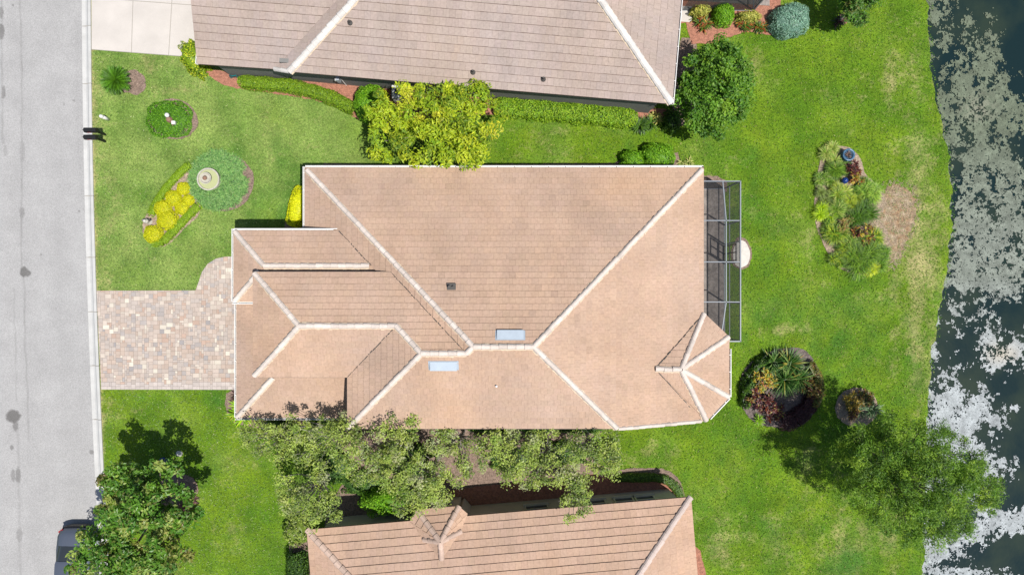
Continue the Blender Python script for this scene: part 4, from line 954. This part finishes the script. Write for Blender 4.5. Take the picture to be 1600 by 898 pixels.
strap_plant('pink_plant','small pink-leaved plant between the burgundy plant and the small dark tree',1322,33,8,[(.35,.16,.12,1),(.14,.18,.06,1)],50,.4,.06,seed=75,multi=2)
shrub('silver_blue_shrub','big mounded silver-blue shrub at the corner of the dark screened patio', A(1238,28,.8)*[1,1,0], 31/S, 26/S, 1.2, [(.20,.36,.27,3),(.32,.48,.38,2),(.08,.17,.12,1.3)], 5200, .10, .35, seed=76, lump=.05, fuzz=.09, rot=.2)
shrub('round_shrub','round bright green clipped shrub in the middle of the croton row', A(1132,21,.6)*[1,1,0], 17/S, 18/S, 1.0, BRIGHT, 2200, .075, seed=77, lump=.04)
for i, (x,y,w,lb) in enumerate(((1096,15,14,'yellow variegated hedge top to the left of the round shrub by the patio'),(1172,24,18,'yellow variegated hedge top to the right of the round shrub by the patio'))):
    shrub('variegated_shrub', lb, A(x,y,.6)*[1,1,0], w/S, 8/S, .85, [(.50,.48,.10,3),(.26,.32,.05,1)], 900, .09, seed=78+i, lump=.15)
CRO = [(.30,.07,.02,2),(.10,.16,.02,3),(.40,.22,.03,1),(.04,.09,.015,2)]
for i, (x,y,w,lb) in enumerate(((1098,32,15,'red and green croton clump left of the round shrub, by the concrete pad'),(1160,38,14,'orange flecked croton clump just right of the round shrub'),(1187,42,13,'green croton clump at the right end of the row by the silver-blue shrub'))):
    strap_plant('croton', lb, x, y, w, CRO, 170, .6, .06, seed=81+i, multi=6, group='crotons by the upper patio')
# ---- by the central house
shrub('round_shrub','smaller, left one of two rounded green shrubs at the top gutter of the central house', A(990,248,.8)*[1,1,0], 19/S, 16/S, .95, BRIGHT, 2400, .085, seed=91, lump=.08)
shrub('round_shrub','larger, right one of two rounded green shrubs at the top gutter of the central house', A(1030,242,.8)*[1,1,0], 27/S, 21/S, 1.15, BRIGHT, 3800, .085, seed=92, lump=.08)
strap_plant('variegated_plant','low pale variegated plants at the top right corner of the central house',1070,257,12,[(.42,.42,.14,2),(.2,.28,.05,1)],80,.3,.05,seed=93,multi=5)
shrub('gold_hedge','bright yellow wedge-shaped clipped hedge against the left wall of the central house', A(464,322,.5)*[1,1,0], 14/S, 33/S, .75, [(.66,.68,.008,3),(.78,.76,.01,2)], 3600, .06, seed=94, lump=.02, power=4, rot=-.24)
strap_plant('dark_plant','small dark spiky plant at the foot of the yellow wedge hedge',467,350,9,[(.05,.03,.02,1),(.08,.09,.03,1)],50,.4,.04,seed=95)
for i, (x,y,r) in enumerate(((378,634,17),(384,650,16),(371,645,14))):
    strap_plant('bromeliad', ('upper','lower right','lower left')[i]+' bright lime strappy plant at the lower left corner of the central house', x, y, r, [(.22,.42,.01,3),(.38,.48,.02,2),(.10,.24,.01,1)], 60, .5, .075, seed=101+i, group='lime strappy plants at the house corner')
strap_plant('purple_plant','dark purple spiky plant between the paver driveway and the lime plants',371,616,11,[(.05,.015,.025,1),(.08,.03,.03,1)],36,.4,.04,seed=104)
# ---- island bed plants
VAR = [(.22,.32,.12,2),(.13,.24,.05,2),(.34,.40,.20,1)]
GRS = [(.07,.17,.02,3),(.13,.26,.03,2),(.035,.09,.012,2)]
YGR = [(.20,.30,.03,3),(.30,.36,.05,1),(.09,.17,.02,1)]
isl = [('variegated_plant',1296,246,14,VAR,'pale striped strap plant at the upper left of the oval bed, beside the blue pot'),
 ('grass_clump',1300,264,17,GRS,'green grass clump left of the dark red croton in the oval bed'),
 ('grass_clump',1354,300,23,[(.12,.26,.04,3),(.22,.36,.09,2),(.05,.12,.02,1)],'bright arching grass clump on the right edge of the oval bed above the dead patch'),
 ('variegated_plant',1285,306,11,[(.14,.22,.09,1),(.09,.15,.05,1)],'small grey-green strap plant on the left edge of the oval bed'),
 ('grass_clump',1305,298,15,YGR+VAR,'pale green grass clump below the blue glass ball'),
 ('grass_clump',1308,325,18,GRS+VAR,'mid green grass clump in the centre of the oval bed left of the white rock'),
 ('lime_plant',1285,334,13,[(.26,.42,.015,1),(.16,.30,.02,1)],'lime green plant bulging over the left edge of the oval bed'),
 ('grass_clump',1340,338,20,[(.03,.09,.01,3),(.06,.15,.015,2)],'dark green clump in the centre right of the oval bed beside the dead patch'),
 ('grass_clump',1300,368,18,YGR+GRS,'yellow-green grass clump on the lower left edge of the oval bed'),
 ('grass_clump',1372,374,18,GRS+YGR,'grass clump on the right edge of the oval bed below the dead patch'),
 ('grass_clump',1343,398,34,GRS,'largest dark grass clump, at the lower end of the oval bed'),
 ('grass_clump',1320,392,16,YGR+GRS,'grass clump at the lower left end of the oval bed beside the largest clump'),
 ('lime_plant',1356,420,13,[(.32,.42,.02,1),(.18,.28,.02,1)],'yellow-green tuft at the very bottom of the oval bed')]
for i, (nm,x,y,r,pl,lb) in enumerate(isl):
    strap_plant(nm, lb, x, y, r*(1.28 if r < 22 else .92), [tuple(np.array(c[:3])*[1.75,1.45,.9])+tuple(c[3:]) for c in pl], int(300+r*40), .6, .021, seed=120+i, droop=.75, multi=3 if r < 20 else 7, el=(.1,1.45))
for i, (x,y,r,pl,lb) in enumerate(((1318,262,13,GRS,'small green clump between the blue pot and the dark red croton'),(1330,318,13,YGR,'pale clump just below the white rock in the oval bed'),(1322,338,13,GRS+VAR,'striped clump in the middle of the oval bed'),
   (1288,352,13,GRS+YGR,'green clump on the left rim of the oval bed below the lime plant'),(1312,408,12,YGR+GRS,'small clump on the lower left rim of the oval bed'),(1330,380,15,VAR+GRS,'striped clump above the left side of the largest grass clump'),
   (1287,280,11,VAR+GRS,'small clump on the upper left rim of the oval bed'),(1372,400,14,GRS,'dark green clump on the lower right rim of the oval bed'),(1340,290,12,GRS,'green clump right of the blue glass ball'))):
    strap_plant('grass_clump', lb, x, y, r*1.25, [tuple(np.array(c[:3])*[1.6,1.4,.9])+tuple(c[3:]) for c in pl], int(300+r*40), .5, .02, seed=400+i, droop=.75, multi=4, el=(.1,1.45))
def croton(label, px, py, r, pal, seed, group=None, n=None, h=.5):
    r = r*1.3
    rs = rnd(seed); mb = MB(); rr = r/S
    for q in range(max(5,int(r*1.1))):
        a = rs.rand()*6.28; d = rr*.75*math.sqrt(rs.rand()); c = G(px,py,.0)+np.array([math.cos(a)*d, math.sin(a)*d, h*(1.1-.6*(d/rr)**2)*rs.uniform(.7,1.1)])
        pc = palette(pal,1,rs,.1)[0]
        rosette(mb, c, 13, .25, .07, rs, [tuple(pc)+(1,)]+[p for p in pal], el=(-.1,1.2), droop=.4, seg=2)
        mb.tube([G(px,py,0),c],[.015,.01],4,col=(.12,.09,.06))
    return mb.build('croton','leaf',label=label,cat='croton',group=group)
RED = [(.09,.02,.02,3),(.20,.05,.02,1),(.04,.03,.02,1)]
YC = [(.45,.33,.03,2),(.25,.22,.03,1),(.30,.10,.02,1),(.08,.12,.02,1)]
croton('dark red croton at the top of the oval bed, under the blue pot',1328,266,11,RED,141)
croton('small yellow croton right below the dark red croton in the oval bed',1334,279,9,YC,142)
croton('orange-brown croton left of the centre of the oval bed',1315,351,11,[(.30,.20,.06,2),(.20,.24,.05,1)],143)
croton('yellow and red croton just above the largest grass clump of the oval bed',1343,367,16,YC+RED,144)
e = empty('glazed_pot', G(1319,246,0), 'blue glazed round pot at the top of the oval bed', 'pot')
mb = MB(); mb.lathe(G(1318,245,0),[(.18,0),(.30,.18),(.34,.36),(.28,.50),(.33,.56),(.33,.60),(.25,.60),(.24,.5),(0,.48)],24); mb.build('pot','blue_pot',e,True)
mb = MB(); rosette(mb, G(1318,245,.5), 24, .28, .04, rnd(7), [(.10,.07,.05,1),(.2,.13,.1,1)], el=(.3,1.4)); mb.build('dry_plant','leaf',e)
e = empty('gazing_ball', G(1314,284,0), 'shiny dark blue glass ball in the oval bed', 'gazing ball')
mb = MB(); mb.lathe(G(1314,284,.42),[(.02,-.175),(.09,-.15),(.15,-.09),(.175,0),(.15,.09),(.09,.15),(.04,.17),(0,.175)],28); mb.build('ball','blue_glaze',e,True)
mb = MB(); mb.lathe(G(1314,284,0),[(.14,0),(.07,.08),(.07,.2),(.11,.27)],14); mb.build('stand','stone',e)
def rock(label, px, py, r, seed, m='white_stone', cat='rock'):
    rs = rnd(seed); mb = MB(); c = G(px,py,0); k = 9; pr = [(.95,0),(1,.3),(.8,.65),(.35,.85),(.0,.88)]
    vs = [c+np.array([r/S*q*math.cos(6.283*j/k)*(1+.2*rs.normal()*.6), r/S*q*math.sin(6.283*j/k)*(1+.2*rs.normal()*.6), r/S*z*.9]) for q,z in pr for j in range(k)]
    mb.add(vs, [(i*k+j, i*k+(j+1)%k, (i+1)*k+(j+1)%k, (i+1)*k+j) for i in range(len(pr)-1) for j in range(k)]); return mb.build('rock', m, label=label, cat=cat)
rock('white rock in the middle of the oval bed beside the bright arching grass',1326,308,6,3)
rock('pale rock in the magnolia shadow on the front lawn',281,708,5,4)
# ---- lower right beds
DG = [(.03,.085,.012,3),(.08,.17,.03,2),(.24,.34,.10,.8),(.3,.26,.05,.4)]
for i, (x,y,r,lb) in enumerate(((1205,566,20,'spiky dark green plant at the top left of the kidney-shaped mulch bed'),(1228,567,22,'spiky dark green plant at the top of the kidney-shaped bed beside bare grey mulch'),(1222,592,24,'large spiky green plant in the middle of the kidney-shaped bed'),(1245,590,20,'spiky green plant on the right of the kidney-shaped bed'))):
    strap_plant('spiky_plant', lb, x, y, r*1.12, DG, 170, .8, .06, seed=150+i, droop=.45, el=(.1,1.4), group='spiky plants in the kidney-shaped bed')
croton('yellow and red croton on the left of the kidney-shaped bed',1188,592,19,YC+[(.2,.3,.05,1)],161,h=.7)
croton('dark red croton at the lower left of the kidney-shaped bed',1180,620,19,RED+[(.3,.22,.05,.5)],162,h=.7)
croton('deep red croton at the bottom of the kidney-shaped bed above the lime tuft',1200,636,18,RED+[(.3,.22,.05,.5)],163,h=.6)
croton('orange bronze croton at the right end of the kidney-shaped bed',1262,606,15,[(.22,.14,.03,2),(.12,.14,.03,1),(.1,.03,.02,1)],164,h=.6)
strap_plant('lime_plant','lime green tuft at the bottom of the kidney-shaped bed',1184,655,10,[(.2,.36,.02,1)],40,.4,.05,seed=165)
hedge('bronze_hedge','loose olive and bronze leaved hedge along the upper right rim of the kidney-shaped bed',[(1264,568),(1274,588),(1277,610),(1270,630)],.55,.6,[(.16,.17,.03,3),(.28,.20,.04,2),(.20,.08,.04,1),(.08,.12,.02,2)],420,.11,seed=168,wob=.2,asp=.4)
hedge('leafy_hedge','dark spiky-edged leafy border along the upper left rim of the kidney-shaped bed',[(1196,556),(1180,570),(1168,590),(1160,612),(1162,632)],.42,.6,DARK,380,.17,seed=169,wob=.35,asp=.35)
hedge('burgundy_hedge','low burgundy clipped hedge along the lower right rim of the kidney-shaped bed',[(1270,618),(1258,640),(1240,654),(1222,660)],1.0,.5,[(.055,.018,.022,3),(.10,.03,.03,2)],420,.08,seed=166)
shrub('dark_shrub','dark green shrub at the left rim of the kidney-shaped bed nearest the central house', G(1168,606), .4,.75,.6,DARK,1000,.10,seed=167,lump=.15)
croton('gold croton at the upper left of the small round bed by the big tree',1325,626,13,[(.35,.24,.03,2),(.12,.12,.03,1)],171)
croton('bronze croton at the top of the small round bed by the big tree',1345,620,13,[(.22,.16,.03,2),(.14,.06,.03,1),(.1,.14,.03,1)],172)
croton('brown and gold croton at the lower left of the small round bed',1325,642,9,[(.3,.2,.03,1),(.12,.05,.03,1)],173)
strap_plant('grey_green_plant','grey-green leafy plant at the right of the small round bed, touched by the tree shade',1350,640,21,[(.14,.22,.10,2),(.07,.13,.05,1)],110,.5,.05,seed=174,multi=4)
rs_ = random.Random(5)
# ---- pond-side big tree
tree('spreading_tree','large feathery green tree leaning over the pond edge at the lower right', A(1432,755,5)*[1,1,0],
     [lobe(1360,720,4.6,55,50,1.3),lobe(1415,700,5.2,62,48,1.5),lobe(1380,775,5.0,60,52,1.4),lobe(1445,755,5.8,72,58,1.6),lobe(1430,815,4.8,62,40,1.2),lobe(1480,720,5.0,50,45,1.2),lobe(1505,765,4.8,52,45,1.1),lobe(1480,812,4.6,48,34,1.0),lobe(1535,770,4.2,30,30,.7),lobe(1340,690,4.6,25,22,.7),lobe(1450,757,6.2,46,40,1.0)],
     WILL, 560, 105, .34, .14, .24, 181, .2, upb=.6, twig=14)
# ---- magnolia
tree('magnolia_tree','broad dark glossy magnolia with rusty leaves by the kerb, overhanging the parked car', A(222,800,4)*[1,1,0],
     [lobe(205,755,4.2,42,32,1.0),lobe(245,745,4.2,38,26,.9),lobe(225,790,4.8,62,40,1.3),lobe(270,790,4.2,36,40,1.0),lobe(180,800,4.2,36,34,1.0),lobe(235,840,4.7,62,45,1.2),lobe(175,850,4.2,48,32,1.0),lobe(270,845,4.0,34,36,.9),lobe(200,885,4.3,62,32,1.0),lobe(145,850,3.6,22,22,.6),lobe(130,885,3.6,26,20,.6)],
     MAG, 230, 80, .34, .20, .48, 191, .17, upb=.8, lm='glossy_leaf')
for i, (x,y) in enumerate(((300,778),(292,790),(285,800))):
    strap_plant('purple_plant', ('upper','middle','lowest')[i]+' dark purple strappy plant under the right side of the magnolia', x, y, 12, [(.10,.03,.05,1),(.16,.07,.07,1)], 40, .5, .06, seed=195+i, group='purple plants under the magnolia')
e = empty('blue_pot', G(259,719,0), 'blue glazed pot in the magnolia shadow on the front lawn', 'pot')
mb = MB(); mb.lathe(G(259,719,0),[(.14,0),(.22,.15),(.24,.3),(.2,.4),(.2,.38),(0,.36)],20); mb.build('pot','blue_glaze',e,True)
# ---- tree row between the houses
row = [((425,690),[(415,688,3.9,40,33,1.0),(440,700,3.8,26,26,.8),(395,672,3.6,16,20,.6)],'small olive tree crown at the far left end of the tree row between the houses'),
 ((515,690),[(495,672,4.6,40,28,1.0),(520,695,4.8,45,34,1.2),(545,670,4.6,28,20,.8),(480,700,4.2,28,22,.8)],'olive green tree under the lower left eave of the central house, shading its garage roof'),
 ((490,765),[(485,775,4.2,42,34,1.1),(470,750,4.0,32,26,.9),(505,790,4.0,32,26,.8),(455,775,3.6,16,30,.6),(480,806,3.6,22,16,.6)],'pale twiggy tree at the lower left of the tree row, near the bottom house corner'),
 ((605,705),[(600,690,5.0,48,34,1.2),(570,715,4.6,38,34,1.1),(625,668,5.0,26,20,.8),(620,720,4.8,40,36,1.2),(590,745,4.4,44,26,1.0)],'dense green tree touching the central eave, just right of the garage roof corner'),
 ((670,745),[(665,735,4.6,42,36,1.2),(650,770,4.2,46,28,1.0),(690,760,4.0,32,26,.9),(640,790,3.6,30,18,.7),(672,775,3.8,30,22,.8)],'olive tree in front of the small bay roof of the bottom house'),
 ((715,700),[(700,690,4.2,38,22,.9),(735,712,4.0,30,30,.9),(680,690,4.2,26,18,.8)],'thin olive tree below the middle of the central eave where bare mulch shows'),
 ((790,705),[(775,695,4.4,38,28,1.0),(800,715,4.4,40,32,1.1),(770,725,4.0,30,26,.9),(820,690,4.4,30,20,.9)],'loose olive tree right of the bare mulch gap in the tree row'),
 ((860,715),[(850,700,4.4,36,30,1.0),(850,735,4.2,36,24,1.0),(880,720,4.2,30,28,.9),(825,750,3.6,20,14,.6)],'olive tree second from the right end of the upper tree row'),
 ((930,700),[(925,690,4.6,42,28,1.0),(940,715,4.4,36,28,1.0),(910,725,4.2,30,22,.8),(960,705,4.0,18,22,.6),(910,664,4.6,10,6,.4)],'rounded olive tree at the right end of the tree row, below the roof corner'),
 ((905,775),[(905,765,4.2,28,20,.8),(898,785,4.0,20,26,.7),(915,775,4.0,18,22,.6)],'narrow olive tree crown overhanging the tiled edge of the bottom house')]
for i, (bs, lbs, lb) in enumerate(row):
    zc = np.mean([l[2] for l in lbs]); area = sum(l[3]*l[4] for l in lbs)
    tree('olive_green_tree', lb, A(bs[0],bs[1],zc)*[1,1,0], [lobe(*l) for l in lbs], OAK, int(10+area/72), 56, .34, .12, .50, 201+i, .10, bark='pale_bark', group='trees in the row between the two houses', upb=1.0, twig=20)
shrub('bright_green_shrub','bright green shrub under the tree row left of the bottom house bay', A(605,786,1.5)*[1,1,0], 44/S, 22/S, 1.9, BRIGHT, 4200, .10, seed=221, lump=.16)
shrub('yellow_green_shrub','small yellow-green shrub beside the upper left corner of the bottom house', A(461,832,1.0)*[1,1,0], 20/S, 22/S, 1.3, OAK, 1800, .11, seed=222, lump=.16)
hedge('clipped_hedge','dark shaded hedge along the left wall of the bottom house',[(470,862),(472,920)],1.15,1.5,DARK,420,.09,seed=223)
hedge('clipped_hedge','low clipped hedge curving round the red mulch at the right corner of the bottom house',[(962,745),(1020,744),(1042,748),(1056,760),(1064,778)],.5,.45,[(.07,.15,.015,3),(.14,.24,.03,2)],480,.08,seed=224,wob=.1)

def turfblades():
    rs = rnd(900); n = 170000; Y = rs.uniform(-40, 940, n); x0 = edge(Y)+15.5; x1 = shore(Y)-1; X = x0+(x1-x0)*rs.rand(n)
    ok = ~inpoly(X, Y, DRV) & ~inpoly(X, Y, [(100,-60),(100,79),(300,92),(330,-60)]) & ~inpoly(X, Y, [(403,369),(500,369),(500,276),(1077,276),(1134,293),(1134,530),(1112,530),(1112,640),(1060,655),(403,640)])
    for b_ in BEDS: ok &= ~inpoly(X, Y, b_)
    X, Y = X[ok], Y[ok]; n = len(X); C = np.stack([(X-800)/S, (449-Y)/S, np.full(n, .035)], -1)
    q = fbm(X/40., Y/40., 3, 5); w = np.clip((X-330)/400, 0, 1)[:,None]
    a = palette([(.18,.31,.06,3),(.27,.37,.11,2),(.08,.17,.03,2),(.40,.42,.20,.6)], n, rs, .15); b_ = palette([(.11,.26,.01,3),(.20,.34,.02,2),(.05,.14,.008,2),(.36,.36,.12,.7)], n, rs, .15)
    mb = MB(); leafquads(C, unit(rs.normal(0,.7,(n,3))+np.array([0,0,1.])), .10, .28, a*(1-w)+b_*w, rs, mb)
    mb.build('grass', 'leaf', kind='stuff', label='mown green lawn grass covering the ground around the houses', cat='grass')
turfblades()
mb = MB(); rs_ = rnd(31); P_ = [(1380,298),(1392,287),(1426,299),(1433,330),(1420,365),(1408,398),(1395,413),(1385,400),(1382,372),(1360,350),(1366,322)]
for k in range(900):
    x, y = rs_.uniform(1350,1445), rs_.uniform(278,425)
    din = inpoly(np.array([x]), np.array([y]), [(1397+(p[0]-1397)*1.22, 345+(p[1]-345)*1.18) for p in P_])[0]
    if din: rosette(mb, G(x,y,.02), 5, .13, .02, rs_, [(.42,.34,.21,3),(.30,.23,.15,2),(.20,.26,.07,1)], el=(.1,1.0), droop=.6, seg=2)
mb.build('dead_grass', 'leaf', kind='stuff', label='brown dead grass patch to the right of the oval planting bed', cat='dead grass')
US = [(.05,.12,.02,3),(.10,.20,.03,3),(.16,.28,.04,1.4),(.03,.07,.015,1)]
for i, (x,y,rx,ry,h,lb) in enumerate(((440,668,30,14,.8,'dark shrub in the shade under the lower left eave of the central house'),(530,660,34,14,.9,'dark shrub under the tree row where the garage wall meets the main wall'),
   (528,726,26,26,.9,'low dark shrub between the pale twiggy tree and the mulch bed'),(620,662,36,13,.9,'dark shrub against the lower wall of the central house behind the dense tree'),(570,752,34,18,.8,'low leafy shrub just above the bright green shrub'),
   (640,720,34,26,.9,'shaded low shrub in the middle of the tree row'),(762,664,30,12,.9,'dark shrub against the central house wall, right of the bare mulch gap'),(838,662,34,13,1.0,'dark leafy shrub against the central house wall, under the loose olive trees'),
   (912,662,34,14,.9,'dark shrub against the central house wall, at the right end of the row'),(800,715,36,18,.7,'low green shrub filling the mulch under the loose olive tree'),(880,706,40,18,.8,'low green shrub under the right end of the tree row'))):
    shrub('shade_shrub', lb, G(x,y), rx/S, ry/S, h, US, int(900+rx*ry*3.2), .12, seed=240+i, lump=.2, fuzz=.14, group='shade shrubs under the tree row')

# ------------------------------------------------------------------ parked car (boot end towards the top of the picture)
def car():
    cx = 131; yb = 817; L = 4.7; c = G(cx, yb, 0)   # boot end position
    e = empty('parked_car', (G(cx,yb)[0]+.0, c[1]-L/2, 0), 'dark blue-grey sedan parked at the kerb under the magnolia', 'car')
    st = [ # (distance from rear, half width, z top, half width at top)
        (0.0,.62,.62,.50),(.10,.80,.86,.66),(.35,.90,.96,.74),(.75,.92,1.0,.76),(1.05,.93,1.02,.78),(3.15,.93,1.02,.80),(3.6,.92,.98,.78),(4.3,.88,.86,.70),(4.6,.74,.72,.56),(4.7,.6,.6,.45)]
    mb = MB(); vs = []
    for d_, hw, zt_, ht in st:
        pr = [(-hw*.96,.22),(-hw,.45),(-hw,.68 if zt_>.7 else zt_*.85),(-ht-.06,zt_-.04),(-ht*.6,zt_+.01),(0,zt_+.03),(ht*.6,zt_+.01),(ht+.06,zt_-.04),(hw,.68 if zt_>.7 else zt_*.85),(hw,.45),(hw*.96,.22)]
        vs += [(c[0]+x, c[1]-d_, z) for x,z in pr]
    k = 11; fs = [(i*k+j, i*k+j+1, (i+1)*k+j+1, (i+1)*k+j)[::-1] for i in range(len(st)-1) for j in range(k-1)]+[tuple(range(k)), tuple((len(st)-1)*k+j for j in range(k))[::-1]]
    mb.add(vs, fs); b_ = mb.build('body','car_paint',e,True)
    mb = MB(); g_ = [(.85,.70,1.02),(1.55,.60,1.40),(2.0,.60,1.45),(2.5,.60,1.44),(2.75,.60,1.40),(3.45,.72,1.0)]
    vs = []
    for d_, hw, z in g_: vs += [(c[0]-.80,c[1]-d_,.96),(c[0]-hw,c[1]-d_,z-.03),(c[0]-hw*.5,c[1]-d_,z+.02),(c[0]+hw*.5,c[1]-d_,z+.02),(c[0]+hw,c[1]-d_,z-.03),(c[0]+.80,c[1]-d_,.96)]
    mb.add(vs, [(i*6+j, i*6+j+1, (i+1)*6+j+1, (i+1)*6+j)[::-1] for i in range(5) for j in range(5)]); mb.build('windows','glass',b_,True)
    mb = MB(); vs = []
    for d_, hw, z in [(1.5,.58,1.40),(1.62,.60,1.455),(2.1,.61,1.485),(2.6,.60,1.475),(2.8,.58,1.42)]: vs += [(c[0]-hw-.02,c[1]-d_,z-.03),(c[0]-hw*.6,c[1]-d_,z+.02),(c[0]+hw*.6,c[1]-d_,z+.02),(c[0]+hw+.02,c[1]-d_,z-.03)]
    mb.add(vs, [(i*4+j, i*4+j+1, (i+1)*4+j+1, (i+1)*4+j)[::-1] for i in range(4) for j in range(3)]); mb.build('roof','car_paint',b_,True)
    mb = MB(); vs = [(c[0]+x*s_, c[1]+.03-y_*1.0, z) for z in (.30,.62) for s_,x,y_ in ((-1,.86,.28),(-1,.72,.02),(-1,.4,-.05),(1,.4,-.05),(1,.72,.02),(1,.86,.28))]
    mb.add(vs, [(i,i+1,7+i,6+i) for i in range(5)]+[(6,7,8,9,10,11)]); mb.build('bumper','car_black',b_)
    for s_ in (-1,1):
        mb = MB(); mb.box((c[0]+s_*.62,c[1]-.07,.74),(c[0]+s_*.82,c[1]-.2,.76),.1,.13); mb.build('tail_light','red_lens',b_)
        mb = MB(); mb.box((c[0]+s_*.9,c[1]-3.1,1.0),(c[0]+s_*1.06,c[1]-3.1,1.02),.1,.12); mb.build('wing_mirror','car_paint',b_)
        for d_ in (.95,3.75):
            mb = MB(); mb.tube([(c[0]+s_*.70,c[1]-d_,.33),(c[0]+s_*.94,c[1]-d_,.33)],[.33,.33],20); w = mb.build('wheel','rubber',e)
            mb = MB(); mb.tube([(c[0]+s_*.93,c[1]-d_,.33),(c[0]+s_*.95,c[1]-d_,.33)],[.2,.19],16); mb.build('rim','grey_metal',w)
car()
